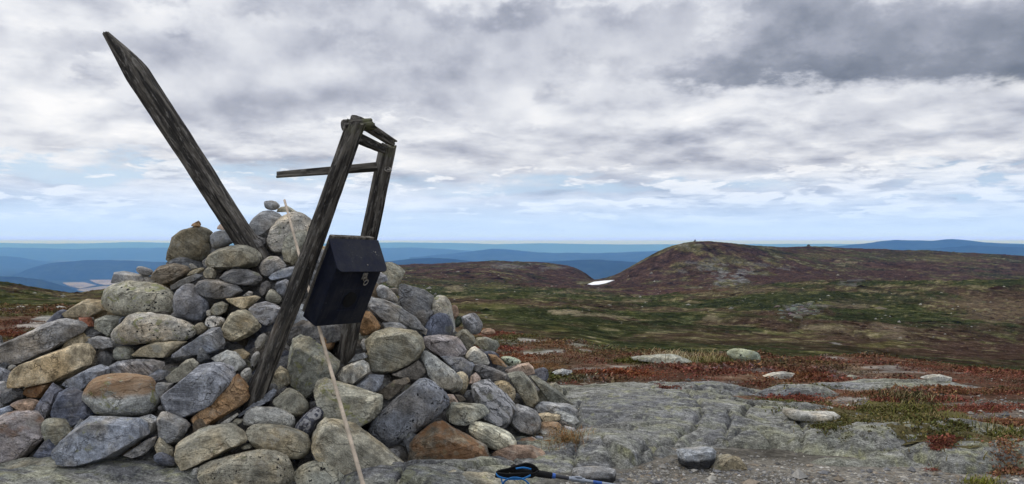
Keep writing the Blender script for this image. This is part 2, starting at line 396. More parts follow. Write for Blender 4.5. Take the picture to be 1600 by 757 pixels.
def rock_material():
    m, N, b = material('foliated_bedrock', .95, .04)
    c = attr(N, 'tint'); p = N.new('ShaderNodeNewGeometry').outputs['Position']
    rt = N.new('ShaderNodeVectorRotate', rotation_type='Z_AXIS'); N.put(rt.inputs['Vector'], p); rt.inputs['Angle'].default_value = R(17)
    w = N.vm('ADD', rt.outputs[0], N.vm('SCALE', N.noise(p, 2.2, 4, .6, out=1), .16))
    fol = N.noise(N.vm('MULTIPLY', w, (1., 7., 7.)), 5., 7, .66); fol2 = N.noise(N.vm('MULTIPLY', w, (1., 5., 5.)), 17., 5, .68)
    n1 = N.noise(p, 34, 5, .68); n2 = N.noise(p, 130, 3, .7); n3 = N.noise(p, 9, 6, .66)
    f = N.m('MULTIPLY', N.ramp(fol, .3, .7, .72, 1.3), N.ramp(fol2, .3, .7, .72, 1.3))
    f = N.m('MULTIPLY', f, N.m('MULTIPLY', N.ramp(n1, .28, .72, .72, 1.3), N.ramp(n2, .28, .72, .6, 1.4)))
    c = N.vm('SCALE', c, f)
    c = N.mix(N.ramp(N.m('ADD', n3, N.m('MULTIPLY', n1, .3)), .70, .77, 0, .6), c, N.mix(n2, (.30, .31, .25), (.50, .51, .44)))
    c = N.mix(N.ramp(N.m('ADD', n1, N.m('MULTIPLY', fol2, .4)), .86, .92, 0, .8), c, (.03, .031, .03))
    lv = N.new('ShaderNodeTexVoronoi', feature='F1'); lv.inputs['Scale'].default_value = 6.5; lv.inputs['Randomness'].default_value = 1.
    N.put(lv.inputs['Vector'], N.vm('ADD', p, N.vm('SCALE', N.noise(p, 40, 4, .7, out=1), .035)))
    rr = N.m('MULTIPLY', N.sep(lv.outputs['Color'])[0], .34)
    lf = N.m('MULTIPLY', N.ramp(N.m('SUBTRACT', lv.outputs['Distance'], rr), -.03, .02, 1, 0), N.ramp(N.sep(lv.outputs['Color'])[1], .52, .60))
    lc = N.mix(N.ramp(N.sep(lv.outputs['Color'])[2], .35, .75), (.44, .44, .39), (.36, .37, .20))
    c = N.mix(N.m('MULTIPLY', lf, N.m('MULTIPLY', N.ramp(n2, .25, .6, .3, .9), .85)), c, N.mix(n2, N.mix(1., lc, (.6, .6, .6), 'MULTIPLY'), lc))
    ck = N.ramp(N.m('ABSOLUTE', N.m('SUBTRACT', fol, .5)), .0, .016, 1, 0); ck = N.m('MULTIPLY', ck, N.ramp(n3, .48, .6))
    c = N.mix(N.m('MULTIPLY', ck, .8), c, (.035, .035, .032))
    N.l.new(c, b.inputs['Base Color'])
    h = N.m('ADD', N.m('MULTIPLY', fol, .9), N.m('ADD', fol2, N.m('ADD', N.m('MULTIPLY', n1, .8), N.m('MULTIPLY', n2, .3))))
    bump(N, b, N.m('SUBTRACT', h, N.m('MULTIPLY', ck, .6)), .9, .03)
    return m


M_STONE = stone_material()
M_WOOD = wood_material()
M_GROUND = tint_material('heath_ground', 26., (.62, 1.4), (16., 2.2), .8, .05, far=True)
M_ROCK = rock_material()
M_PLANT = tint_material('low_heath_plants', 40., (.75, 1.25), (30., 6.), .1, .01)
M_PEBBLE = tint_material('gravel_stones', 90., (.8, 1.2), (80., 20.), .4, .006)
M_FAR = tint_material('far_hills', .004, (.8, 1.25), (.01, .004), .0, .01)
def worn_paint(name, col, rough, spec):
    m, N, b = material(name, rough, spec)
    tc = N.new('ShaderNodeTexCoord').outputs['Object']
    n = N.noise(tc, 30, 6, .7); big = N.noise(tc, 6, 4, .6); st = N.noise(N.vm('MULTIPLY', tc, (1., 1., .12)), 60, 4, .65); chip = N.noise(tc, 90, 4, .6)
    c = N.vm('SCALE', tuple(col), N.ramp(n, .3, .7, .75, 1.3))
    c = N.mix(N.m('MULTIPLY', N.ramp(N.m('ADD', big, N.m('MULTIPLY', st, .5)), .62, .95), .35), c, (.055, .055, .055))
    c = N.mix(N.ramp(N.m('ADD', chip, N.m('MULTIPLY', big, .35)), .86, .90, 0, .7), c, (.20, .19, .175))
    c = N.mix(N.ramp(N.m('ADD', n, N.m('MULTIPLY', st, .3)), .80, .90, 0, .5), c, (.09, .055, .035))
    N.l.new(c, b.inputs['Base Color']); N.put(b.inputs['Roughness'], N.ramp(n, .3, .7, rough - .1, rough + .18))
    bump(N, b, N.m('ADD', N.m('MULTIPLY', big, 2.), n), .25, .006)
    return m


M_BOX = worn_paint('black_painted_metal', (.008, .010, .020), .55, .12)
M_BOXLID = worn_paint('navy_painted_lid', (.011, .014, .030), .5, .16)
M_EMBLEM = plain('matt_black_print', (.005, .005, .006), .7, .2)
M_STEEL = plain('dull_steel', (.32, .30, .27), .45, .5, .8, .25, 60.)
M_CANE = plain('pale_cane', (.50, .415, .32), .6, .3, 0., .2, 30.)
M_GRIP = plain('black_foam', (.012, .012, .013), .85, .2)
M_BLUE = plain('blue_webbing', (.018, .16, .44), .65, .3)
M_SHAFT = plain('silver_shaft', (.30, .33, .38), .35, .5, .5)
M_SHAFTB = plain('blue_shaft', (.03, .10, .36), .35, .5, .3)
M_SHAFTK = plain('black_shaft', (.02, .02, .025), .4, .5)
M_SNOW = plain('old_snow', (.86, .88, .91), .8, .2, 0., .04, .4, .02)

# ------------------------------------------------------------------ the terrain: profiles (forward distance, photograph row or 'z' height) at bearings
NEAR = [(.5, 'z', 0), (5, 'z', 0), (7, 'z', -.01)]
FARV = [(1500, 'z', -150), (2600, 'z', -330), (5000, 'z', -480), (90000, 'z', -480)]
PROF = {
    -260: [(10, 'z', -.05), (20, 476), (30, 'z', -1.6), (60, 474), (100, 450), (150, 436), (200, 445), (300, 'z', -30), (600, 'z', -90)],
    0: [(10, 'z', -.05), (21, 479), (30, 'z', -1.6), (60, 477), (100, 457), (150, 443), (200, 452), (300, 'z', -40), (600, 'z', -100)],
    60: [(10, 'z', -.05), (21, 479), (30, 'z', -1.6), (60, 478), (100, 464), (150, 453), (200, 462), (300, 'z', -40), (600, 'z', -100)],
    105: [(10, 'z', -.05), (21, 479), (30, 'z', -1.6), (60, 478), (100, 469), (150, 461), (200, 470), (300, 'z', -42), (600, 'z', -100)],
    160: [(10, 'z', -.05), (21, 479), (30, 'z', -1.6), (60, 476), (100, 464), (150, 454), (200, 462), (300, 'z', -42), (600, 'z', -100)],
    230: [(10, 'z', -.05), (21, 480), (30, 'z', -1.6), (60, 475), (100, 459), (150, 447), (200, 455), (300, 'z', -40), (600, 'z', -90)],
    450: [(10, 'z', -.05), (21, 490), (30, 'z', -1.8), (60, 485), (150, 458), (300, 445), (700, 428), (900, 420), (1100, 'z', -60)],
    560: [(10, 'z', -.05), (22, 500), (30, 'z', -2.), (60, 495), (150, 468), (300, 446), (700, 424), (900, 416), (1100, 'z', -60)],
    640: [(10, 'z', -.06), (23, 510), (30, 'z', -2.3), (60, 505), (120, 480), (200, 464), (350, 446), (700, 421), (900, 414), (1100, 'z', -60)],
    720: [(10, 'z', -.08), (24, 514), (30, 'z', -2.5), (60, 512), (100, 490), (160, 472), (280, 455), (450, 443), (750, 416), (900, 411.5), (1100, 'z', -60)],
    780: [(10, 'z', -.1), (23, 519), (30, 'z', -2.6), (55, 518), (90, 495), (150, 473), (260, 457), (420, 447), (750, 414), (900, 408.5), (1100, 'z', -60)],
    850: [(10, 'z', -.12), (18, 537), (26, 'z', -2.5), (45, 536), (80, 506), (130, 481), (250, 461), (400, 450), (600, 442), (790, 420), (900, 410.5), (1100, 'z', -65)],
    905: [(10, 'z', -.14), (15, 549), (21, 'z', -2.1), (40, 548), (80, 510), (130, 484), (250, 463), (400, 453), (600, 446), (800, 430), (900, 418.5), (1100, 'z', -70)],
    960: [(10, 'z', -.2), (13.5, 559), (18, 'z', -2), (40, 560), (80, 521), (130, 493), (200, 475), (270, 466), (420, 458), (560, 448), (650, 433), (720, 445), (1000, 'z', -75)],
    1000: [(10, 'z', -.2), (13.2, 561), (18, 'z', -2), (40, 561), (80, 522), (130, 495), (200, 474), (270, 464), (360, 468), (450, 463), (560, 440), (650, 408), (750, 425), (1000, 'z', -60)],
    1045: [(10, 'z', -.2), (13, 562), (18, 'z', -2), (40, 562), (80, 523), (130, 496), (200, 473), (270, 461.5), (360, 469), (450, 462), (560, 430), (650, 385), (750, 394), (1000, 'z', -50)],
    1090: [(10, 'z', -.22), (12.7, 565), (17.5, 'z', -2.1), (40, 564), (80, 525), (130, 498), (200, 471), (270, 457), (360, 470), (450, 464), (560, 428), (650, 377), (750, 379), (1000, 'z', -40)],
    1135: [(10, 'z', -.23), (12.4, 568), (17.2, 'z', -2.15), (40, 566), (80, 528), (130, 500), (200, 468), (270, 451.5), (360, 466), (450, 458), (560, 430), (660, 380.5), (760, 381), (1000, 'z', -35)],
    1180: [(10, 'z', -.24), (12, 570), (17, 'z', -2.2), (40, 567), (80, 530), (130, 500), (200, 463), (270, 446.5), (360, 462), (450, 452), (560, 430), (680, 386), (760, 385), (1000, 'z', -30)],
    1265: [(10, 'z', -.26), (11.5, 573), (16, 'z', -2.2), (41, 570), (80, 533), (130, 500), (200, 458), (270, 440.5), (360, 456), (450, 447), (560, 430), (700, 400), (840, 384.5), (1000, 'z', -25)],
    1350: [(10, 'z', -.28), (11, 577), (15.5, 'z', -2.3), (42, 574), (80, 538), (130, 506), (200, 464), (270, 440.5), (360, 456), (450, 448), (560, 436), (700, 408), (860, 388.5), (1000, 'z', -25)],
    1450: [(10, 'z', -.33), (10.4, 582), (14.5, 'z', -2.4), (43, 579), (80, 546), (130, 513), (200, 468), (270, 440), (360, 455), (450, 449), (560, 438), (700, 414), (880, 392.5), (1050, 'z', -28)],
    1600: [(8, 'z', -.15), (9.4, 590), (13, 'z', -2.4), (45, 587), (80, 558), (130, 527), (200, 476), (270, 436.5), (360, 452), (450, 448), (560, 439), (700, 420), (900, 400), (1050, 'z', -35)],
    1860: [(8, 'z', -.2), (8.8, 602), (12.5, 'z', -2.6), (48, 596), (80, 566), (130, 534), (200, 474), (270, 430), (360, 448), (450, 446), (560, 440), (700, 424), (900, 408), (1050, 'z', -40)],
}
LG = np.linspace(math.log(.4), math.log(95000), 900)
PXC = np.array(sorted(PROF), float)


def _col(lst):
    pts = NEAR + lst + FARV
    d = np.array([p[0] for p in pts]); z = np.array([p[2] if p[1] == 'z' else CAMZ - (p[1] - CY) / F * p[0] for p in pts])
    t = np.log(d); s = np.diff(z) / np.diff(t); mm = np.zeros(len(z)); mm[0] = s[0]; mm[-1] = s[-1]
    for i in range(1, len(z) - 1):
        if s[i - 1] * s[i] > 0: mm[i] = 2 * s[i - 1] * s[i] / (s[i - 1] + s[i])
    k = np.clip(np.searchsorted(t, LG) - 1, 0, len(t) - 2); hh = t[k + 1] - t[k]; q = np.clip((LG - t[k]) / hh, 0, 1)
    return ((2 * q**3 - 3 * q**2 + 1) * z[k] + (q**3 - 2 * q**2 + q) * hh * mm[k] + (-2 * q**3 + 3 * q**2) * z[k + 1] + (q**3 - q**2) * hh * mm[k + 1])


PZ = np.array([_col(PROF[int(c)]) for c in PXC])
PXG = np.arange(-260, 1861, 6.0)
_tab = np.empty((len(PXG), len(LG)))
for _j in range(len(LG)): _tab[:, _j] = np.interp(PXG, PXC, PZ[:, _j])
_k = np.exp(-.5 * (np.arange(-8, 9) / 2.6) ** 2); _k /= _k.sum()
_pad = np.pad(_tab, ((8, 8), (0, 0)), 'edge')
TAB = sum(_k[i] * _pad[i:i + len(PXG)] for i in range(17))

# whalebacks of bedrock beside and in front of the cairn: photograph pixel of the centre, radii in metres, height, turn
HUMPS = [(1010, 652, 1.05, .62, .15, -8), (1190, 655, .75, .42, .10, -12), (935, 705, .42, .33, .10, 10), (1020, 684, .42, .22, .10, 0),
         (1180, 690, .42, .20, .07, 5), (1400, 702, .60, .24, .13, -6), (1545, 727, .62, .20, .12, -4), (1440, 674, .55, .17, .08, -10), (1270, 676, .5, .18, .06, 0),
         (1090, 612, .55, .2, .075, 0), (1245, 616, .3, .16, .09, 0), (1010, 606, .5, .2, .05, 0), (1620, 706, .5, .2, .07, 0), (885, 622, .5, .45, .08, 0), (840, 700, .45, .5, .06, 0),
         (1395, 603, .8, .2, .03, 0), (130, 745, 1.25, .28, .08, 0), (700, 752, .5, .22, .09, 0), (1345, 726, .2, .1, .03, 0), (1300, 660, .4, .15, .06, 0)]


def base_z(x, y):
    yy = np.maximum(y, .5)
    u = CX + F * x / yy
    ui = np.clip((u - PXG[0]) / 6.0, 0, len(PXG) - 1.001); li = np.clip((np.log(yy) - LG[0]) / (LG[1] - LG[0]), 0, len(LG) - 1.001)
    i = ui.astype(int); j = li.astype(int); a = ui - i; b = li - j
    return (TAB[i, j] * (1 - a) * (1 - b) + TAB[i + 1, j] * a * (1 - b) + TAB[i, j + 1] * (1 - a) * b + TAB[i + 1, j + 1] * a * b)


def rock_cover(x, y):
    """height of bedrock above the soil and where it shows (near ground only)"""
    h = np.full_like(x, -.05)
    wx = .16 * fbm2(x * 2.2, y * 2.2, 4, 3); wy = .16 * fbm2(x * 2.2 + 40, y * 2.2, 4, 4)
    for (px, py, rx, ry, hh, rot) in HUMPS:
        d = CAMZ * F / (py - CY); cx = (px - CX) / F * d; t = R(rot)
        dx = x + wx - cx; dy = y + wy - d
        a = (dx * math.cos(t) + dy * math.sin(t)) / rx; b = (-dx * math.sin(t) + dy * math.cos(t)) / ry
        r2 = a * a + b * b
        h = np.maximum(h, hh * 1.02 * (1 - r2 ** 1.35 * .9) )
    return np.clip(h, -.05, 1)


_gp = lambda px, py: ((px - CX) / (py - CY) * (CAMZ - .07), (CAMZ - .07) * F / (py - CY))
CRACKS = [[_gp(*q) for q in pl] for pl in (
    [(1078, 628), (1100, 650), (1085, 668), (1040, 682), (1000, 700), (975, 735)], [(1142, 650), (1132, 676), (1160, 692)], [(1240, 640), (1262, 668), (1250, 700)],
    [(905, 640), (900, 690), (895, 730)], [(940, 668), (985, 672), (1040, 668)], [(1140, 676), (1195, 668), (1250, 672)], [(1300, 680), (1350, 690), (1460, 712), (1480, 735)], [(940, 690), (955, 715), (948, 738)],
    [(1010, 628), (1060, 640), (1130, 636)], [(1450, 690), (1520, 702), (1600, 706)])]


def ledge(x, y):
    """foliated relief of the gneiss: long low ridges, small steps and cracks"""
    c, s = math.cos(R(-17)), math.sin(R(-17))
    u = x * c + y * s; v = -x * s + y * c
    wob = .09 * fbm2(x * 1.3, y * 1.3, 3, 8)
    st = fbm2(u * .9 + 5, (v + wob) * 3.2, 3, 33)
    fol = 1 - np.abs(fbm2(u * 2.2, (v + wob) * 22, 4, 57))
    # joints: the slab is broken into long flat blocks, each a little higher, lower or tilted
    jr = np.random.default_rng(31); gu, gv = np.meshgrid(np.arange(-4, 6.5, .62), np.arange(2.2, 9.5, .27))
    cu = (gu + jr.uniform(-.24, .24, gu.shape)).ravel(); cv = (gv + jr.uniform(-.11, .11, gv.shape)).ravel()
    ho_ = jr.uniform(-.013, .013, len(cu)); tu = jr.uniform(-.04, .04, len(cu)); tv = jr.uniform(-.08, .06, len(cu))
    ju = u + .10 * fbm2(x * 2.6, y * 2.6, 3, 36); jv = v + .05 * fbm2(x * 3.2 + 9, y * 3.2, 3, 37)
    f1 = np.full(len(x), 9.); f2 = np.full(len(x), 9.); k1 = np.zeros(len(x), int)
    for k in range(len(cu)):
        dd = np.hypot((ju - cu[k]) * .42, jv - cv[k])
        c1 = dd < f1
        f2 = np.where(c1, f1, np.minimum(f2, dd)); k1 = np.where(c1, k, k1); f1 = np.where(c1, dd, f1)
    edge = f2 - f1
    some = sm(fbm2(x * .9 + 3, y * .9, 2, 39), -.25, .1)
    crack = 1 - (1 - sm(edge, .004, .020)) * some
    blk = (ho_[k1] + tu[k1] * (ju - cu[k1]) + tv[k1] * (jv - cv[k1])) * sm(edge, 0., .03) * (.35 + .65 * some)
    for pl in CRACKS:
        for (xa, ya), (xb, yb) in zip(pl, pl[1:]):
            wx_ = x + .05 * fbm2(x * 5, y * 5, 3, 43); wy_ = y + .05 * fbm2(x * 5 + 7, y * 5, 3, 44)
            t = np.clip(((wx_ - xa) * (xb - xa) + (wy_ - ya) * (yb - ya)) / ((xb - xa) ** 2 + (yb - ya) ** 2), 0, 1)
            q = np.hypot(wx_ - xa - t * (xb - xa), wy_ - ya - t * (yb - ya)); crack = np.minimum(crack, .25 + .75 * sm(q, .002, .022))
    crack = np.clip(crack, 0, 1)
    return blk + .030 * st + .012 * (fol - .7) + .008 * fbm2(x * 16, y * 16, 3, 52) - .040 * (1 - crack), crack


def detail_z(x, y, d):
    """hummocks and roughness of the open ground"""
    near = sm(d, 6.5, 9) * (1 - sm(d, 30, 60))
    z = near * (.055 * fbm2(x * .9, y * .9, 4, 61) + .03 * fbm2(x * 3.5, y * 3.5, 3, 62))
    mid = sm(d, 35, 60)
    z = z + mid * np.minimum(d, 1200) * .0011 * fbm2(x * .045, y * .045, 5, 63)
    z = z + mid * np.minimum(d, 300) * .0024 * fbm2(x * .30, y * .30, 4, 64) + mid * (1 - sm(d, 330, 420)) * 1.1 * fbm2(x * .07, y * .07, 3, 68) * sm(d, 60, 110)
    z = z + sm(d, 380, 520) * (1 - sm(d, 1000, 1300)) * 1.6 * fbm2(x * .028, y * .028, 5, 65)
    return z


def ground_z(x, y):
    x = np.atleast_1d(np.asarray(x, float)); y = np.atleast_1d(np.asarray(y, float))
    return base_z(x, y) + detail_z(x, y, y)


def ground_hit(px, py, lo=3.0, hi=1400):
    """where the sight line through a photograph pixel meets the ground"""
    d = np.exp(np.linspace(math.log(lo), math.log(hi), 4000))
    z = CAMZ - (py - CY) / F * d; g = ground_z((px - CX) / F * d, d)
    k = np.argmax(z <= g) if (z <= g).any() else len(d) - 1
    return Vector(((px - CX) / F * d[k], d[k], g[k]))


# ---- colours of the open ground (what grows or lies there)
GREEN, DGREEN, BROWN, MAROON = (.034, .040, .016), (.021, .026, .012), (.060, .044, .029), (.047, .029, .022)
TAN, GREY, OLIVE, RED, RED2 = (.15, .128, .082), (.125, .123, .116), (.082, .078, .030), (.150, .058, .040), (.165, .088, .050)
GRAVEL = (.17, .165, .15); SLAB = (.27, .27, .25)


def blend(c, col, w):
    return c + (np.array(col)[None, :] - c) * np.clip(w, 0, 1)[:, None]


SPLATS = [  # photograph pixel, half sizes, colour, strength: patches one can point at
    (712, 452, 20, 5, TAN, 1.), (880, 489, 17, 4, TAN, 1.), (925, 493, 30, 3, TAN, .8), (965, 496, 18, 3, TAN, .7), (1112, 497, 18, 5, TAN, .8), (1330, 411, 15, 2.5, TAN, 1.),
    (1385, 518, 34, 12, (.105, .082, .058), .8), (1290, 512, 42, 7, TAN, .55), (1335, 474, 60, 8, (.10, .078, .055), .7), (1560, 485, 60, 20, (.10, .075, .05), .7), (1500, 470, 40, 10, (.10, .078, .05), .5),
    (1380, 540, 40, 4, OLIVE, .6), (1545, 545, 90, 16, MAROON, .8), (1250, 489, 50, 9, MAROON, .6), (870, 515, 18, 4, OLIVE, .7), (1050, 518, 40, 3, TAN, .3), (1000, 470, 26, 2, TAN, .6),
    (845, 462, 20, 2, TAN, .5), (885, 455, 12, 2, TAN, .5), (740, 440, 60, 5, GREEN, .7), (770, 447, 25, 3, OLIVE, .8), (1380, 465, 60, 12, DGREEN, .7), (1290, 465, 40, 6, DGREEN, .6), (1210, 464, 40, 7, GREEN, .8),
    (700, 492, 50, 10, BROWN, .8), (760, 478, 60, 6, OLIVE, .6), (1180, 452, 90, 5, (.09, .07, .045), .6), (1300, 400, 60, 4, OLIVE, .5), (1400, 400, 60, 7, GREEN, .5), (1480, 405, 60, 6, OLIVE, .4),
    (1280, 432, 150, 7, MAROON, .8), (1230, 420, 60, 9, MAROON, .7), (1020, 440, 60, 12, MAROON, .5), (1080, 455, 60, 6, (.075, .04, .03), .6), (1140, 492, 30, 8, GREEN, .4),
    (1128, 432, 7, 14, GREY, .95), (1152, 438, 8, 9, GREY, 1.), (1103, 418, 12, 6, GREY, .6), (1085, 410, 10, 3, GREY, .35), (1063, 424, 8, 3, GREY, .4), (1165, 424, 9, 5, GREY, .7), (1185, 412, 14, 3, GREY, .4), (1118, 405, 9, 3, GREY, .6),
    (1248, 483, 26, 9, GREY, .4), (1285, 477, 16, 3, GREY, .5), (1330, 445, 20, 3, GREY, .5), (795, 416, 26, 3, GREY, .8), (862, 418, 14, 3, GREY, .7), (1225, 420, 12, 2, GREY, .5), (1310, 536, 6, 2.4, GREY, .9),
    (20, 452, 20, 5, MAROON, .6), (60, 470, 50, 5, GREEN, .7), (130, 462, 40, 5, BROWN, .6), (40, 462, 30, 3, OLIVE, .5)]

HEATH = [  # the same for the near heath
    (20, 505, 70, 10, (.10, .04, .028), .8), (75, 498, 24, 4, SLAB, .8), (62, 508, 40, 4, SLAB, .65), (85, 491, 22, 4, OLIVE, .9), (20, 523, 30, 7, (.12, .035, .022), .8), (110, 488, 40, 4, BROWN, .8),
    (790, 524, 50, 4, RED, .95), (850, 540, 60, 6, RED2, .7), (780, 545, 60, 4, RED, 1.), (830, 533, 60, 2.6, SLAB, .7), (850, 550, 36, 3, SLAB, .6), (800, 560, 50, 7, (.16, .06, .03), .8),
    (880, 592, 40, 9, OLIVE, 1.), (850, 575, 60, 6, (.15, .075, .03), .8), (960, 585, 90, 7, (.17, .06, .03), .9), (1060, 590, 40, 3.4, RED, 1.), (1045, 616, 26, 4, RED, 1.), (900, 602, 30, 3, RED, .9),
    (1010, 568, 60, 5, (.075, .08, .02), .9), (1090, 566, 60, 6, (.085, .085, .022), .9), (1150, 566, 40, 4, (.09, .08, .025), .7), (1220, 595, 100, 4, RED2, .9), (1340, 597, 90, 4, RED, .95), (1250, 588, 90, 4, (.13, .06, .03), .8),
    (1235, 624, 40, 6, RED, .9), (1290, 617, 40, 4, (.14, .05, .028), .8), (1260, 608, 30, 3, OLIVE, .7), (1400, 606, 90, 7, SLAB, .75), (1330, 622, 60, 5, GRAVEL, .8), (1385, 625, 20, 3, RED, 1.),
    (1420, 640, 44, 7, OLIVE, .95), (1360, 652, 60, 6, (.12, .10, .035), .8), (1530, 640, 50, 6, RED, .8), (1530, 622, 70, 4, RED, .8), (1480, 645, 50, 5, OLIVE, .5), (1490, 605, 60, 4, (.12, .05, .03), .7), (1590, 618, 30, 5, RED, .8),
    (1300, 644, 30, 4, RED, .7), (1470, 694, 20, 4, RED, .9), (1570, 660, 50, 5, (.13, .06, .035), .6), (1500, 678, 40, 6, OLIVE, .8), (1590, 680, 30, 10, OLIVE, .8), (1340, 668, 30, 4, OLIVE, .6), (1580, 707, 30, 4, RED, .7),
    (1420, 632, 30, 4, (.035, .035, .015), .7), (1130, 600, 60, 3, SLAB, .5)]


def splat(c, x, y, z, lst, wob):
    px = CX + F * x / y + wob[0]; py = CY + F * (CAMZ - z) / y + wob[1]
    for (cx, cy, rx, ry, col, k) in lst:
        sel = np.where((np.abs(px - cx) < rx * 1.7) & (np.abs(py - cy) < ry * 1.9))[0]
        if not len(sel): continue
        r = ((px[sel] - cx) / rx) ** 2 + ((py[sel] - cy) / ry) ** 2
        w = (1 - sm(r + wob[2][sel], .45, 1.25)) * k
        c[sel] = c[sel] + (np.array(col)[None, :] - c[sel]) * w[:, None]
    return c


def ground_tint(x, y, z, soil=False):
    """point colours; noise at the size the patches have on the ground"""
    d = y
    n = lambda s, o, seed: fbm2(x * s, y * s, o, seed)
    c = np.tile(np.array(GREEN), (len(x), 1))
    hill = sm(d, 380, 460)
    a = n(.018, 5, 71); b = n(.05, 5, 72); e = n(.3, 4, 73); e2 = n(1.1, 3, 90)
    # valley and the hill across it
    mid = c * 0 + np.array(GREEN) * .85
    mid = mid * 1.25; mid = blend(mid, BROWN, sm(b + a * .7 + e * .3, .02, .18) * .9)
    mid = blend(mid, DGREEN, sm(-b + e * .6, .05, .22) * .85)
    mid = blend(mid, OLIVE, sm(e + b * .5, .12, .4) * .6)
    mid = blend(mid, (.115, .10, .06), sm(e * .8 + b * .7 + e2 * .5, .36, .52) * .75)
    mid = blend(mid, MAROON, sm(a - e * .4, .1, .4) * .7)
    mid = mid * (1 + .95 * np.clip(.7 * e2 + .5 * e, -.7, 1)[:, None])
    mid = blend(mid, TAN, sm(e2 * .7 + e * .6, 0.48, .68) * .5)
    far = c * 0 + np.array(MAROON)
    far = blend(far, BROWN, sm(b, -.1, .3) * .9); far = blend(far, GREEN, sm(a + b * .8, .06, .28) * .65)
    far = blend(far, OLIVE, sm(b - a * .5 + e * .35, .22, .42) * .6); far = blend(far, GREY, sm(e * .55 + b * .7, .38, .52) * .6)
    far = far * (1 + 1.0 * (e * .9 + n(.12, 4, 96))[:, None])
    c = mid * (1 - hill[:, None]) + far * hill[:, None]
    wob = (np.clip(n(.09, 4, 74) * 26, -24, 24), np.clip(n(.07, 4, 75) * 6.0, -6, 6), e * (1.8 + 2.2 * hill) + b * .8 + e2 * .8)
    c = splat(c, x, y, z, SPLATS, wob)
    # the near heath
    nr = 1 - sm(d, 26, 32)
    h = c * 0 + np.array((.125, .075, .045))
    p, q, r, g = n(.45, 4, 76), n(1.5, 4, 77), n(5., 3, 78), n(.9, 4, 79)
    h = blend(h, RED, sm(p + q * .8 + r * .3, .12, .4) * .8); h = blend(h, BROWN, sm(q - r * .5, .1, .4) * .7); h = blend(h, OLIVE, sm(-p + q * .7 + r * .2, -.02, .3) * .85)
    h = blend(h, GRAVEL, sm(g + r * .45, .16, .4) * .8); h = blend(h, TAN, sm(q - p * .5, .25, .5) * .5); h = blend(h, (.05, .045, .022), sm(-q + r * .4, .25, .55) * .7)
    gr = 1 - sm(d + p * 1.2, 5.3, 6.9)
    h = blend(h, GRAVEL, gr)
    h = blend(h, (.12, .108, .09), gr * sm(q + p, -.05, .4) * .7)
    hw = (np.clip(n(.9, 3, 80) * 26, -26, 26), np.clip(n(1.6, 3, 81) * 5.0, -6, 6), q * .8 + r * .35)
    h = blend(h, OLIVE, sm(d + q * 4, 9.5, 15) * sm(q + r * .5, -.2, .2) * .55)
    h = splat(h, x, y, z, HEATH, hw)
    if soil:
        st_ = (h.max(1) - h.min(1)) / h.max(1); h = blend(h, (.085, .068, .05), sm(st_, .25, .5) * .55)
    c = h * nr[:, None] + c * (1 - nr[:, None])
    # lowland forest far below
    lo = sm(d, 1500, 2600)
    fl = np.tile(np.array((.030, .042, .020)), (len(x), 1))
    fl = blend(fl, (.085, .09, .04), sm(fbm2(x * .0012, y * .0012, 5, 82), .15, .4) * .8)
    return np.clip(c * (1 - lo[:, None]) + fl * lo[:, None], .004, .9)


def build_ground():
    uf = np.linspace(-.76, .76, 940)
    rows = np.concatenate([np.geomspace(.8, 3.2, 16)[:-1], np.geomspace(3.2, 30, 215)[:-1], np.geomspace(30, 420, 190)[:-1], np.geomspace(420, 920, 210)[:-1], np.geomspace(920, 1150, 24)[:-1], np.geomspace(1150, 46000, 40)])
    az = np.arctan(uf); a0 = az[-1]
    rest = np.linspace(a0, 2 * math.pi - a0, 92)[1:-1]
    k = math.sqrt(1 + .76 ** 2)
    X = np.concatenate([rows[:, None] * uf[None, :], k * rows[:, None] * np.sin(rest)[None, :]], 1)
    Y = np.concatenate([np.repeat(rows[:, None], len(uf), 1), k * rows[:, None] * np.cos(rest)[None, :]], 1)
    n = X.shape[1]
    x, y = X.ravel(), Y.ravel()
    front = (y > .76 * np.hypot(x, y) * .9)
    # behind and beside the camera the land keeps the height of the nearest profile
    dd = np.repeat(rows[:, None], n, 1).ravel()
    ux = np.clip(np.where(np.arange(n) < len(uf), np.tile(np.arange(n), 1), 0), 0, 0)
    side = np.concatenate([uf, np.where(rest < math.pi, .76, -.76)]); lerp = np.concatenate([uf * 0, np.sin(np.clip((rest - a0) / (2 * math.pi - 2 * a0), 0, 1) * math.pi)])
    uu = np.concatenate([uf, .76 * (1 - 2 * (rest - a0) / (2 * math.pi - 2 * a0))])
    xe = (rows[:, None] * uu[None, :]).ravel()
    z = base_z(xe, dd) + detail_z(x, y, dd)
    rc = np.where(dd < 8.5, 1, 0)
    t = ground_tint(xe, dd, z, True)
    faces = grid_faces(len(rows), n, True)
    me = mesh_np('ground', np.stack([x, y, z], 1), faces, M_GROUND, True, t)
    o = link('ground', me); tag(o, 'open heath falling away to a green valley and brown hills', kind='structure')
    # close the disc under the camera
    return o


build_ground()


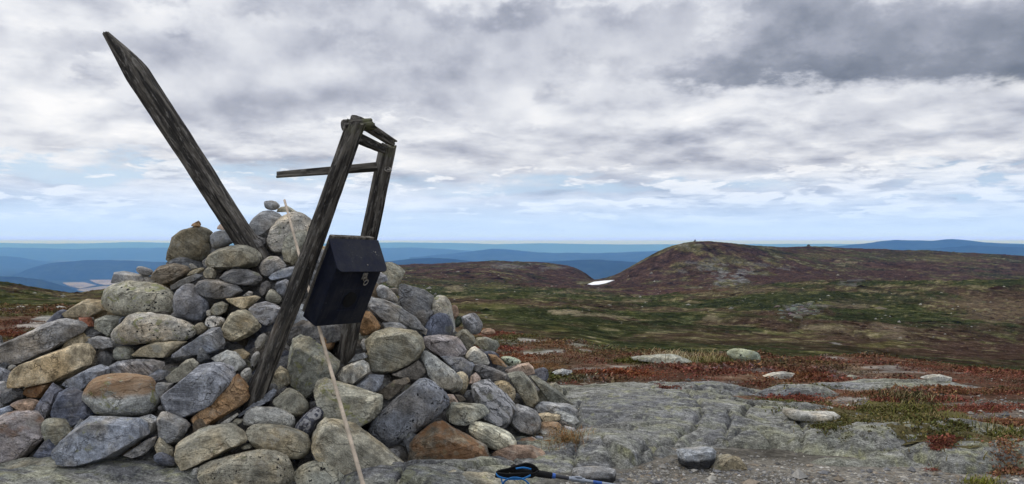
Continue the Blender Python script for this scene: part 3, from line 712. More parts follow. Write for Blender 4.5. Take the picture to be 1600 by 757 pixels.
def build_bedrock():
    """the slab of gneiss beside the cairn, a sheet of its own that dives under the soil where soil covers it"""
    xs = np.arange(-2.9, 4.3, .0145); ys = np.arange(3.55, 7.5, .0165)
    X, Y = np.meshgrid(xs, ys); x, y = X.ravel(), Y.ravel()
    h = rock_cover(x, y); l, crack = ledge(x, y)
    z = base_z(x, y) + h + l * sm(h, -.045, .03)
    z = np.where(h < -.045, base_z(x, y) - .06, z)
    n1 = fbm2(x * 3, y * 9, 4, 91); n2 = fbm2(x * 10, y * 22, 4, 92); n3 = fbm2(x * 1.2, y * 1.2, 3, 93); n4 = fbm2(x * 32, y * 42, 3, 94)
    c = np.tile(np.array((.345, .345, .32)), (len(x), 1))
    c = blend(c, (.215, .22, .232), sm(n1 + n3, -.05, .35) * .8)
    ln = fbm2((x * .956 - y * .292) * 2.5, (x * .292 + y * .956) * 34, 4, 97)
    c = c * (1 + .35 * np.clip(ln * 1.6, -.7, .8))[:, None]
    c = c * (.45 + .55 * crack)[:, None]
    c = blend(c, (.36, .36, .32), sm(n2 + n1 * .5, .12, .4) * .7)
    c = blend(c, (.24, .24, .175), sm(-n3 + n2 * .4, .0, .4) * .6)
    yel = sm(n2 * .9 + n4 * .6 + .35 * sm(x, 1.7, 2.6) * (1 - sm(y, 5.0, 5.6)), .36, .5)
    yl2 = sm(fbm2((x * .956 - y * .292) * 2.6 + 7, (x * .292 + y * .956) * 11, 5, 98), .20, .30)
    c = blend(c, (.41, .41, .29), yl2 * .6)
    c = blend(c, (.37, .37, .19), yel * .55)
    c = blend(c, (.36, .37, .31), sm(fbm2(x * 7, y * 16, 4, 95) + n4 * .4, .28, .42) * .7)
    c = blend(c, (.05, .052, .05), sm(n4 + n2 * .4, .46, .6) * .6)
    c = c * (.9 + .3 * n4[:, None])
    f = grid_faces(len(ys), len(xs))
    keep = (h[f] > -.049).any(1)
    f = f[keep]; used = np.unique(f); mp = np.full(len(x), -1); mp[used] = np.arange(len(used))
    me = mesh_np('bedrock', np.stack([x, y, z], 1)[used], mp[f], M_ROCK, True, np.clip(c, .01, .9)[used])
    o = link('bedrock', me); tag(o, 'low foliated grey bedrock with yellow lichen beside the cairn', kind='structure')


build_bedrock()


def near_z(x, y):
    """top of whatever ground shows near the cairn: soil or bedrock"""
    x = np.atleast_1d(np.asarray(x, float)); y = np.atleast_1d(np.asarray(y, float))
    b = base_z(x, y); h = rock_cover(x, y); l, _ = ledge(x, y)
    return np.maximum(b + detail_z(x, y, y), np.where(h < -.045, -9, b + h + l * sm(h, -.045, .03)))


# ---- far ridges and the lowland fields
def ridge(name, label, crest, d, width, base=-480, col=(.032, .042, .022), rough=1.0, seed=0):
    """a ridge with a real back and front: crest given by (photograph column, row) seen at distance d"""
    cp = np.array(crest, float)
    px = np.linspace(cp[0, 0], cp[-1, 0], 260)
    py = np.interp(px, cp[:, 0], cp[:, 1])
    kk = np.exp(-.5 * (np.arange(-6, 7) / 2.5) ** 2); kk /= kk.sum(); py = np.convolve(np.pad(py, 6, 'edge'), kk, 'valid')
    py = py + fbm2(px * .035, px * 0 + seed * 7., 4, 131 + seed) * rough * 1.6
    top = CAMZ - (py - CY) / F * d
    t = np.linspace(-1, 1, 41)
    PX, T = np.meshgrid(px, t); Y = d + T * width
    X = (PX - CX) / F * Y
    prof = (1 - np.abs(T) ** 1.6)
    Z = base + (np.tile(top, (len(t), 1)) - base) * prof
    nz = fbm2(X.ravel() * 6. / width, Y.ravel() * 6. / width, 5, 101 + seed).reshape(X.shape)
    Z = Z + (nz - .15) * rough * .00028 * d * (.35 + prof * .65) * 12 * (.25 + np.abs(T))
    c = np.tile(np.array(col), (X.size, 1)) * (1 + .5 * fbm2(X.ravel() * 20 / width, Y.ravel() * 20 / width, 4, 111 + seed))[:, None]
    me = mesh_np(name, np.stack([X, Y, Z], -1).reshape(-1, 3), grid_faces(len(t), len(px)), M_FAR, True, np.clip(c, .004, .9))
    return tag(link(name, me), label, kind='structure')


ridge('forest_hill', 'dark blue forested hill low on the left horizon', [(-260, 430), (-40, 430), (30, 433), (70, 438), (100, 447), (135, 460), (160, 470)], 6800, 900, -490, (.022, .032, .02), .7, 1)
ridge('blue_hill', 'long blue hill behind the pale fields at left', [(-20, 446), (20, 432), (45, 420), (75, 412), (110, 408.5), (150, 406.5), (200, 407.5), (260, 409.5), (330, 412), (420, 414), (500, 420)], 10800, 900, -480, (.028, .04, .03), .7, 2)
ridge('blue_hill', 'pale blue hill at the left edge of the horizon', [(-300, 400), (-100, 402), (0, 401), (25, 401.5), (60, 408), (110, 414), (170, 420)], 17000, 2400, -480, (.03, .04, .03), .6, 3)
ridge('blue_hill', 'light blue plateau along the left horizon', [(-500, 388), (-200, 386), (0, 387), (120, 389), (260, 387), (420, 389), (560, 388)], 25000, 3500, -480, (.03, .04, .03), .5, 4)
ridge('blue_hill', 'dark blue hill beyond the brown hill right of the cairn', [(560, 414), (610, 408), (640, 404.5), (672, 402.5), (700, 405), (735, 408), (780, 412), (830, 410), (880, 407), (930, 405.5), (970, 408), (1010, 412), (1080, 418)], 8600, 1500, -480, (.022, .034, .026), .8, 5)
ridge('blue_hill', 'mid blue hill with a gentle summit behind the saddle', [(640, 402), (690, 398), (730, 393.5), (775, 388.5), (800, 390), (830, 393.5), (870, 395.5), (930, 396), (985, 394), (1030, 392.5), (1100, 394), (1200, 398)], 16500, 2500, -480, (.028, .04, .03), .7, 6)
ridge('blue_hill', 'light blue ridge left of the gentle summit', [(480, 392), (560, 388), (640, 387), (690, 389), (730, 392), (800, 396)], 24000, 3000, -480, (.03, .04, .03), .5, 7)
ridge('distant_mountains', 'pale line of mountains on the far horizon', [(-700, 380), (-300, 379), (0, 379.5), (60, 381), (120, 381.2), (205, 377.8), (260, 380), (420, 381), (560, 380.5), (625, 378.6), (660, 379.8), (700, 379), (745, 381.5), (800, 381.8), (850, 379.8), (890, 381.2), (930, 382), (1030, 382), (1400, 381), (2300, 380)], 41000, 4000, -480, (.03, .04, .03), .35, 8)
ridge('blue_mountain', 'long blue mountain range rising behind the right-hand moor', [(1230, 388), (1300, 385.5), (1330, 382.5), (1370, 378.5), (1397, 374.8), (1425, 376.5), (1455, 376.5), (1485, 374), (1515, 375.5), (1535, 379), (1570, 380.5), (1610, 382.5), (1700, 386), (1900, 392)], 12300, 1900, -480, (.024, .036, .03), .6, 9)
ridge('blue_hill', 'darker blue spur in front of the right-hand range', [(1400, 396), (1440, 390), (1480, 386), (1520, 384.5), (1560, 385.5), (1600, 386.5), (1700, 386), (1850, 392)], 9800, 1400, -480, (.022, .034, .026), .6, 10)


def fields():
    """pale mown fields on the valley floor"""
    polys = [[(98, 442), (130, 441), (150, 446), (125, 451), (108, 447)], [(140, 437.5), (178, 436), (200, 441), (165, 446), (148, 442)],
             [(95, 459), (125, 452), (160, 447.5), (190, 448), (170, 454), (120, 461)], [(205, 440), (260, 438), (280, 444), (220, 450)]]
    bm = bmesh.new()
    for p in polys:
        vs = []
        for px, py in p:
            d = (CAMZ + 473) * F / (py - CY); vs.append(bm.verts.new(((px - CX) / F * d, d, -473)))
        lo = [bm.verts.new((v.co.x, v.co.y, -486)) for v in vs]
        bm.faces.new(vs)
        for i in range(len(vs)):
            j = (i + 1) % len(vs); bm.faces.new((vs[i], lo[i], lo[j], vs[j]))
    bmesh.ops.recalc_face_normals(bm, faces=bm.faces)
    o = from_bm('fields', bm, plain('mown_fields', (.23, .19, .125), .95, .1, 0., .25, .006, 0.), smooth=False)
    tag(o, 'pale tan fields on the valley floor at left', kind='structure')


fields()


def snow():
    pts = [(918, 444.3), (928, 440.6), (944, 438.8), (960, 437.8), (953, 440.6), (946, 443.0), (936, 444.9), (925, 445.6)]
    d = min(ground_hit(px, py, 300).y for px, py in pts) - 3
    P = [ray(px, py, d * (1 + .02 * (446.6 - py) / 9)) for px, py in pts]
    bm = bmesh.new(); vs = [bm.verts.new(p) for p in P]; lo = [bm.verts.new(p + Vector((0, 4, -2.5))) for p in P]
    bm.faces.new(vs)
    for i in range(8): bm.faces.new((vs[i], lo[i], lo[(i + 1) % 8], vs[(i + 1) % 8]))
    bmesh.ops.recalc_face_normals(bm, faces=bm.faces)
    tag(from_bm('snow_patch', bm, M_SNOW, smooth=False), 'small white snow patch in the saddle between the two brown hills', kind='structure')


snow()

# ---- the air: one closed box of even haze round everything
bm = bmesh.new(); bmesh.ops.create_cube(bm, size=1)
hz = bpy.data.meshes.new('haze'); bm.to_mesh(hz); bm.free()
ho = link('haze', hz); ho.scale = (93000, 93000, 588); ho.location = (0, 0, -236)
mh = bpy.data.materials.new('haze_air'); mh.use_nodes = True; mh.node_tree.nodes.clear()
NH = NT(mh.node_tree); vo = NH.new('ShaderNodeVolumePrincipled'); mo = NH.new('ShaderNodeOutputMaterial')
vo.inputs['Color'].default_value = (.135, .37, 1.0, 1); vo.inputs['Density'].default_value = .66e-4; vo.inputs['Anisotropy'].default_value = 0.0
vo.inputs['Absorption Color'].default_value = (1, 1, 1, 1)
NH.l.new(vo.outputs[0], mo.inputs['Volume']); hz.materials.append(mh); tag(ho, 'pale blue air', kind='stuff')

# ------------------------------------------------------------------ the cairn
TILE = dict(A=(0, 400), B=(0, 500), C=(0, 643), D=(220, 310), E=(220, 410), F=(220, 510), G=(220, 600), H=(220, 643), I=(400, 310), J=(380, 410), K=(400, 510),
            L=(420, 610), M=(560, 410), N=(600, 510), O=(600, 600), P=(740, 560), Q=(0, 590), R=(440, 660), S=(620, 660), T=(780, 643), U=(100, 450))
# kinds of stone: colour, lichen, rust, banding, white veins, black spots, rust-coloured top
KIND = dict(
    g=((.235, .24, .245), .15, 0, .25), b=((.205, .218, .245), .05, 0, .35), b2=((.088, .096, .122), .05, 0, .3), d=((.125, .125, .126), .1, 0, .3), l=((.36, .355, .325), .25, 0, .2),
    v=((.245, .24, .198), .35, .05, .2), t=((.37, .32, .225), .15, .12, .3), o=((.26, .175, .105), .1, .4, .3), br=((.125, .108, .085), .15, .05, .2), pk=((.40, .33, .29), 0, .05, .2),
    w=((.60, .60, .58), 0, 0, .1), r=((.26, .12, .085), 0, .2, .2))
STONES = '''A t a 1 675 600 760 520 900 450 1080 460 1140 560 1000 630 830 650 690 640|l
Z v r 1.2 163 465 168 452 178 444 202 438 240 442 258 452 272 462 275 492 240 494 200 495 172 488 166 478|L
A g a 0 1185 170 1290 160 1420 190 1600 220 1680 260 1600 285 1300 250 1200 280
A g r 1 1415 150 1440 105 1500 115 1590 155 1570 210 1470 200
U v a -1 330 330 440 285 600 300 560 420 510 500 440 480 340 420|l
U b a -1.5 540 330 610 300 640 300 590 380 545 380
U l r 2 515 470 560 400 640 350 680 290 760 265 1000 280 1200 330 1320 390 1370 450 1300 540 1050 560 800 580 600 590 530 540|L
U g a -1 250 530 350 500 500 520 560 600 450 625 300 620
U v r -1 515 640 570 600 700 620 740 720 700 757 530 750
U t a 0 725 690 800 620 960 560 1150 555 1270 560 1180 640 1080 720 900 725 740 710|l
U r a -2 150 310 280 310 320 400 200 400
U d a -2 240 500 340 450 390 460 330 510
B g a 1 5 330 60 270 150 215 350 120 480 50 600 0 690 -14 830 20 885 70 860 130 720 170 640 270 560 320 440 370 330 430 200 475 90 430 10 400|B
B t a 2 200 520 330 440 500 355 680 290 760 255 860 238 920 250 970 340 965 460 880 500 760 590 620 640 450 660 330 650 250 660 215 580|B
B w r 0 90 520 110 460 160 480 150 510 110 540
B d a -.5 0 460 60 430 120 460 90 520 0 500
B b a 0 0 500 60 510 120 570 110 620 170 660 60 700 0 740 -60 720 -60 520
B pk r 0 112 600 200 530 230 580 260 660 220 700 180 650 130 630
B b a 0 700 620 820 560 960 490 1050 465 1150 500 1140 550 1000 590 950 660 880 740 720 720 640 680
B b a -.5 1140 480 1240 430 1420 405 1594 410 1700 440 1720 560 1600 620 1400 590 1180 560|B
Q b2 a 0 380 330 450 210 555 55 640 130 600 200 560 430 430 440
Q b2 a 1 600 160 700 115 760 110 870 150 900 230 1000 370 900 440 780 530 680 450 590 430 560 350 590 270
Q o a -1 270 110 400 60 540 60 500 130 440 210 330 190 260 160|R
Q l r 2 890 180 930 100 1000 0 1180 -38 1350 -20 1480 -10 1570 10 1600 120 1640 260 1590 350 1480 395 1200 400 1010 370 960 280 900 220|T,y
Q pk r -.5 100 290 180 240 330 222 400 260 390 330 350 370 200 350|r
Q d r 0 0 190 60 110 150 100 210 110 265 200 190 230 90 280 0 260
C g a 1.5 -60 80 60 20 180 -10 300 0 400 50 440 120 480 260 400 340 300 380 240 490 130 545 0 530 -60 530|P,r
Q b a 0 0 330 100 290 130 345 0 430 -50 420 -50 340
C v a .5 440 120 470 85 540 75 600 100 660 85 720 160 775 235 680 290 620 350 540 300 460 200|l
C g a 0 785 160 840 75 885 120 860 190 820 215
C b a 2 615 390 640 320 720 260 820 220 900 160 890 110 960 45 1200 60 1480 70 1520 120 1560 230 1400 340 1250 440 1080 505 900 500 720 490 710 430 640 425|l
G g a .5 -20 350 100 320 180 370 150 490 100 550 0 590 -80 560
G g a 0 0 640 80 570 160 545 140 640 30 740 -60 757 -150 720
G v a -.5 140 650 190 555 250 640 340 680 360 757 200 750
H b2 r .5 130 480 180 420 300 470 370 520 380 560 280 565 180 530
C b2 a -1 470 290 520 280 620 370 640 440 480 480 380 450
D v r 1 275 660 290 560 330 430 400 350 500 310 600 290 680 310 750 365 735 450 740 540 700 610 660 650 540 665 440 685 330 680|D
D o a 1 525 290 540 265 600 232 625 265 620 292 570 300
D pk r -.5 785 330 820 270 880 245 960 340 1000 410 940 420 880 330|r
D g r 0 722 410 740 370 830 330 890 345 940 430 1000 440 900 490 760 535 735 480
D v r 1 678 650 720 580 850 510 1050 480 1180 520 1245 590 1240 650 1180 720 950 735 780 745 700 720
D d a 2 1000 420 1100 365 1160 375 1230 430 1280 500 1240 530 1130 480 1010 470
D g r 0 1130 260 1180 200 1260 140 1330 125 1420 150 1480 200 1400 250 1340 330 1320 400 1280 420 1180 370 1135 340
I g r .5 85 30 180 25 220 45 252 85 190 130 110 115 90 85
I v a -1 230 110 260 90 330 80 430 140 300 150 210 145|y
I l r 0 118 460 150 340 230 230 340 150 440 145 530 180 580 240 560 400 480 560 300 610 190 570 130 520|s,l
I v r .5 275 450 330 380 450 330 540 350 520 450 450 600 400 700 320 690 285 600|l
I g r 0 30 740 60 660 150 595 240 610 310 690 290 740 220 790 140 840 60 800|l
D d a -1 1160 360 1290 420 1310 470 1280 520 1230 430
E br a 1 130 130 190 40 340 10 480 40 520 80 470 140 340 230 250 230 150 180
E l a 0 508 20 535 15 590 60 540 85
E v r -.5 480 140 520 90 640 50 670 80 600 120 500 150
E v r 0 650 130 680 60 730 35 780 100 775 180 700 175
E d a .5 310 250 400 190 580 115 650 140 600 190 420 240 330 290
E b r 1 345 420 365 310 440 245 520 220 560 250 600 330 680 400 695 490 650 600 560 620 460 595 400 570 360 500|F
E d a 1.5 535 290 600 200 700 175 880 195 1000 240 1060 300 980 360 840 385 700 370 600 330
E d r 1 820 175 870 110 980 65 1120 80 1230 120 1265 180 1220 235 1100 260 900 210|B
E v a 0 740 490 760 430 850 405 900 440 880 520 820 550 760 545
E t a .5 880 380 1060 360 1200 345 1240 370 1120 480 1060 490 1040 440 920 420
E g a 0 1060 350 1120 300 1165 310 1150 350
E d r -.5 1230 290 1260 210 1320 190 1350 250 1290 370 1240 330
E b r .5 1395 240 1420 200 1530 170 1540 260 1470 370 1410 300|B
E b r 0 1330 150 1420 80 1594 40 1640 80 1560 170 1400 190 1340 200|l
E v r -.5 1290 390 1340 270 1400 300 1460 370 1440 430 1350 420
J b a .5 60 480 130 430 240 405 330 440 400 480 330 620 270 660 160 590 100 560|V3
E t r 1 845 680 880 590 980 500 1100 490 1170 570 1250 650 1180 745 1050 800 1000 825 920 815 870 770|B
E w r 0 672 610 700 560 760 555 850 575 870 620 840 660 740 690 680 660|s
E l a -1 690 500 730 490 740 550 700 555
E t r -1 560 650 640 620 700 690 620 750 570 740
F b a 1.5 335 290 420 220 520 150 640 80 740 20 830 10 850 80 880 160 860 230 760 280 640 300 540 320 420 345 350 320
F d r 1 580 340 620 210 660 220 690 300 720 340 640 390 590 380
F b a 0 90 500 180 450 280 460 290 540 180 570 120 600
F v a .5 285 520 400 430 470 350 540 335 610 390 560 460 430 570 330 590|y,l
F g a 0 145 620 180 580 340 590 260 680 220 757 160 730
F b a 2.5 215 720 300 640 460 540 560 450 650 395 760 370 880 380 960 440 995 540 930 640 860 740 800 800 620 900 480 950 360 975 300 920 250 820|B
G o r .5 530 350 600 330 800 210 880 150 940 20 980 -60 1010 -110 1060 0 1120 80 1130 160 1040 230 930 310 760 420 640 460 550 430
F l a 1 725 340 800 290 900 245 990 265 1060 340 1095 400 1050 450 980 470 940 420 860 370
F t a 0 960 250 1050 235 1140 290 1110 340 1060 340 1000 270
F l r .5 1030 500 1090 430 1140 440 1145 510 1100 600 1070 610
F w r .5 1140 340 1190 260 1230 270 1220 330 1160 460|s
F l r .5 1185 180 1220 100 1290 65 1320 120 1250 230 1210 260
F v a 0 1325 570 1370 490 1450 410 1530 460 1560 590 1430 670 1340 630|y
G b a -.5 1030 310 1080 260 1200 180 1300 100 1380 45 1415 75 1360 170 1250 220 1130 270 1060 320
L v r 1 35 120 80 70 190 -10 210 -15 300 20 380 100 415 170 390 230 310 280 200 230 100 180
G l r 1 1070 380 1095 300 1150 245 1280 240 1450 260 1540 300 1590 370 1580 470 1450 420 1300 415 1130 430 1075 420|s
L v r 1.5 -225 430 -200 375 -130 355 60 360 200 400 380 450 440 560 420 640 320 715 100 660 -100 600 -190 520|H
H v r 1.5 360 420 380 340 500 250 620 180 800 140 930 135 1010 170 1100 260 1110 300 1000 370 860 440 700 500 640 540 540 590 450 585 390 520|l,r0
H v r 1.5 600 620 640 550 780 500 960 440 1180 400 1400 405 1500 450 1560 500 1570 600 1600 757 1300 800 800 800 620 740|s
H l r .5 525 640 550 590 600 590 610 640 570 690
H v r 0 1040 370 1080 340 1140 335 1170 375 1070 400|y
G l a -.5 830 405 920 360 1000 300 1015 320 940 390 860 415
G v a -.5 950 400 980 365 1070 365 1060 400 990 435
G g r .5 180 370 200 300 280 290 360 380 480 375 500 470 420 580 340 635 270 620 220 560 195 450|l
G d r -1 175 240 210 220 270 270 200 280
K v a 1 340 430 365 230 395 130 460 95 560 120 680 200 760 270 860 370 855 420 820 500 700 540 640 560 600 700 560 740 480 700 390 600 360 500|Y
K o r -1 640 20 760 0 830 80 835 160 780 260 700 200|k
J d r -2 540 620 640 590 800 660 820 740 560 800 480 720
M o r 0 10 640 50 540 70 505 130 520 200 610 235 680 180 720 90 757 20 757
N v a 2 -190 150 -90 60 60 10 250 30 340 50 400 110 420 220 360 330 260 390 150 440 70 480 -50 490 -130 480 -150 340 -140 200|r0
K g r 0 1085 170 1120 120 1160 160 1180 210 1150 270 1100 230
K g a -1 960 380 1040 290 1130 275 1160 320 1060 350
K l a 1 835 510 900 430 1000 380 1110 345 1170 380 1190 470 1020 600 900 580 850 550|B
K b a .5 1030 620 1180 500 1330 510 1310 600 1260 680 1100 640
L v a 2 475 10 510 -100 590 -125 680 -90 800 -40 920 20 1080 15 1170 50 1175 140 1150 230 1080 300 980 345 860 358 700 310 590 255 510 130|Y
K b2 a 2.5 880 620 920 590 1020 630 1040 690 960 670
N br a 0 0 640 100 560 250 530 270 570 150 690 60 757 0 757 -80 700
N d a .5 80 500 200 450 350 360 430 410 440 470 380 550 260 540 130 530
N l r 1.5 370 300 430 240 520 300 620 390 720 460 800 540 820 610 780 670 700 690 600 640 520 580 440 500 420 400|s,k
O b r 2 0 250 100 180 250 60 330 -20 420 -45 510 0 600 70 670 170 660 240 560 340 450 430 300 530 150 620 50 660 -50 640 -150 560 -160 470 -100 380|S
R v a 1.5 325 230 345 120 410 10 470 -52 640 -20 780 20 900 110 1040 240 1200 410 1280 450 1380 510 1320 570 1200 640 1150 700 950 700 850 630 720 550 600 480 470 410 410 320 340 300
R g a -.5 320 345 400 330 460 400 340 390
R v r 1 130 540 200 450 330 405 460 415 560 470 660 560 680 640 600 690 300 690 170 620|s
R d r -.5 700 640 800 610 930 640 930 700 700 700
L b2 r .5 265 400 330 290 440 200 500 180 560 210 570 270 500 330 450 450 430 500 380 450 290 430|V2
L d a -1 430 120 520 100 560 200 440 190
R d r -1 1090 290 1180 270 1240 320 1230 400 1180 400
S br a 1.5 125 230 200 140 300 60 400 0 480 -10 560 40 700 110 840 190 920 250 930 310 960 380 970 450 900 490 700 500 500 480 300 500 170 530 130 400|R
S l r 2 750 60 780 5 900 0 1000 40 1120 90 1220 150 1250 220 1200 270 1080 290 980 260 850 190 770 130|W
S o a 1.5 960 400 1010 300 1200 240 1400 240 1530 300 1590 400 1620 500 1560 550 1350 540 1100 490 1020 470|p
T g a 1 190 330 230 280 340 265 440 330 540 385 530 410 470 415 400 360 200 350|R
O v a 1 640 310 700 190 870 185 1040 210 1100 300 950 370 860 420 750 420 670 380|B
O d r 2.5 905 60 910 10 1000 -40 1080 -48 1150 0 1240 70 1300 160 1370 240 1360 330 1310 400 1230 465 1120 420 1000 360 1080 300 1040 200 940 170|V9
N t r .5 1130 590 1200 562 1280 570 1350 640 1370 720 1340 780 1290 800 1180 640|s
N t r 0 740 490 800 470 850 490 880 560 860 650 820 720 780 680 820 600 790 540
N pk a .5 885 590 900 520 950 480 1000 530 1000 570 930 600
N d r -1 820 730 850 670 905 660 910 740
O pk a 0 650 110 720 110 770 185 690 200
O br a 0 740 110 800 120 850 165 790 185
N b a .5 580 310 700 330 800 320 920 380 940 400 900 480 880 560 830 480 750 470 690 390|l
N b a 1.5 405 170 420 110 530 95 650 90 760 110 800 150 860 250 840 290 740 325 640 310 520 290 440 230|B,P
N l r .5 830 320 920 200 1000 240 1070 310 1100 400 1000 400 920 370
N d a 1 905 440 930 390 1000 390 1100 420 1200 460 1280 500 1300 560 1200 570 1080 550 1000 520|B
N v a 1 730 90 820 30 860 35 940 110 950 160 920 200 870 270 840 200 790 130|k
M b r .5 1065 570 1140 535 1210 530 1250 570 1290 660 1250 740 1180 750 1100 690 1075 620|B
M d r 0 1000 600 1030 555 1070 570 1075 630 1030 680 1000 670|G
M o r -.5 965 450 1000 440 1035 470 1045 550 1000 590 985 520|p
M l r 1.5 740 470 750 400 840 340 900 350 955 400 960 460 980 540 1000 640 1000 750 900 757 780 720 745 620|l
M d a 1 420 300 430 230 480 225 560 280 690 290 780 350 740 420 740 600 640 580 560 520 450 480 430 400|r0
M g r .5 190 300 200 250 250 232 320 270 400 360 420 430 300 400 220 370
M g a 1 75 440 110 350 250 380 310 410 450 470 580 560 640 620 700 720 580 670 400 650 250 580 120 490|B,k
M b a 1 305 430 320 405 450 465 470 500 380 460
M v a .5 230 65 290 0 350 0 440 50 490 100 440 190 410 255 320 240 290 200 300 140|l
M b a 0 170 210 220 95 290 140 310 190 260 210 190 240
M d a -.5 310 270 400 265 430 300 420 350 370 310
M g a -1 620 640 720 700 700 757 640 720
N v a 0 940 180 960 120 1050 110 1180 150 1200 210 1120 285 1020 230|Y,k
N l r 0 1200 320 1280 310 1400 340 1430 380 1300 420 1260 390|M
N o a -.5 1080 290 1160 300 1240 370 1275 420 1200 410 1130 390
P pk a .5 330 120 420 75 570 45 620 100 635 160 560 170 480 130 340 160|B
P v a 1 340 170 460 135 510 140 570 200 640 300 680 440 620 510 540 480 500 400 480 320 440 230|B
P v a 0 580 180 640 180 740 240 820 330 1000 430 1030 470 800 460 690 340 620 250|k
P g r 1 430 470 540 500 640 540 700 630 695 720 590 815 440 750 370 670 400 570|r0
P g a 1 630 510 700 460 850 460 1000 480 1080 540 1090 600 1000 560 840 550 780 580 660 545|B
P l a 1.5 820 570 850 540 950 550 1060 600 1100 660 1050 675 960 650 880 610
P t a .5 660 580 760 565 900 590 900 640 720 650 690 620
T l r 1 400 150 450 110 600 105 650 150 640 260 590 310 480 270 410 230|T
T d r 1 600 110 640 95 710 120 700 150 640 140
T b a .5 370 260 430 260 560 310 520 360 440 320
T v a 0 490 420 560 310 620 370 660 470 580 470|Y
T t r 1 635 340 690 285 750 330 750 420 690 450 640 420
T g a 0 660 280 680 150 780 170 800 220 790 330 800 490 760 450 740 300|B
S v a -.5 870 480 990 470 1030 510 900 510|y
Z g a 0 -30 640 -18 600 8 596 20 612 14 640
Z d a -1 470 505 500 498 530 505 540 530 500 545 478 530
Z d a -1 418 600 440 590 450 610 430 620
Z d a -1 630 690 640 668 660 690 650 730
Z g a -1 455 470 480 478 490 505 470 515 450 500
Z g r -1 590 505 620 500 640 515 610 525
Z d r -1 345 590 362 575 380 590 365 610
Z br r -1 300 660 320 650 330 670 310 690'''


AX, AY, AH = (432 - CX) / F * 5.4, 5.42, 1.40


def cone_z(x, y):
    """the surface of the heap"""
    rx = np.where(x > AX, 2.26, 2.95); ry = np.where(y < AY, 1.52, 1.9)
    r = np.hypot((x - AX) / rx, (y - AY) / ry)
    return AH * (1.02 - np.sqrt(r * r + .0025)) - .02 * np.sin(3 * r)


def cone_hit(px, py):
    d = np.linspace(3.0, 6.0, 601)
    x = (px - CX) / F * d; z = CAMZ - (py - CY) / F * d
    g = z - cone_z(x, d)
    k = np.argmax(g <= 0) if (g <= 0).any() else int(np.argmin(g))
    return d[k]


def chaikin(p, n):
    for _ in range(n):
        q = np.roll(p, -1, 0); p = np.stack([.78 * p + .22 * q, .22 * p + .78 * q], 1).reshape(-1, 2)
    return p


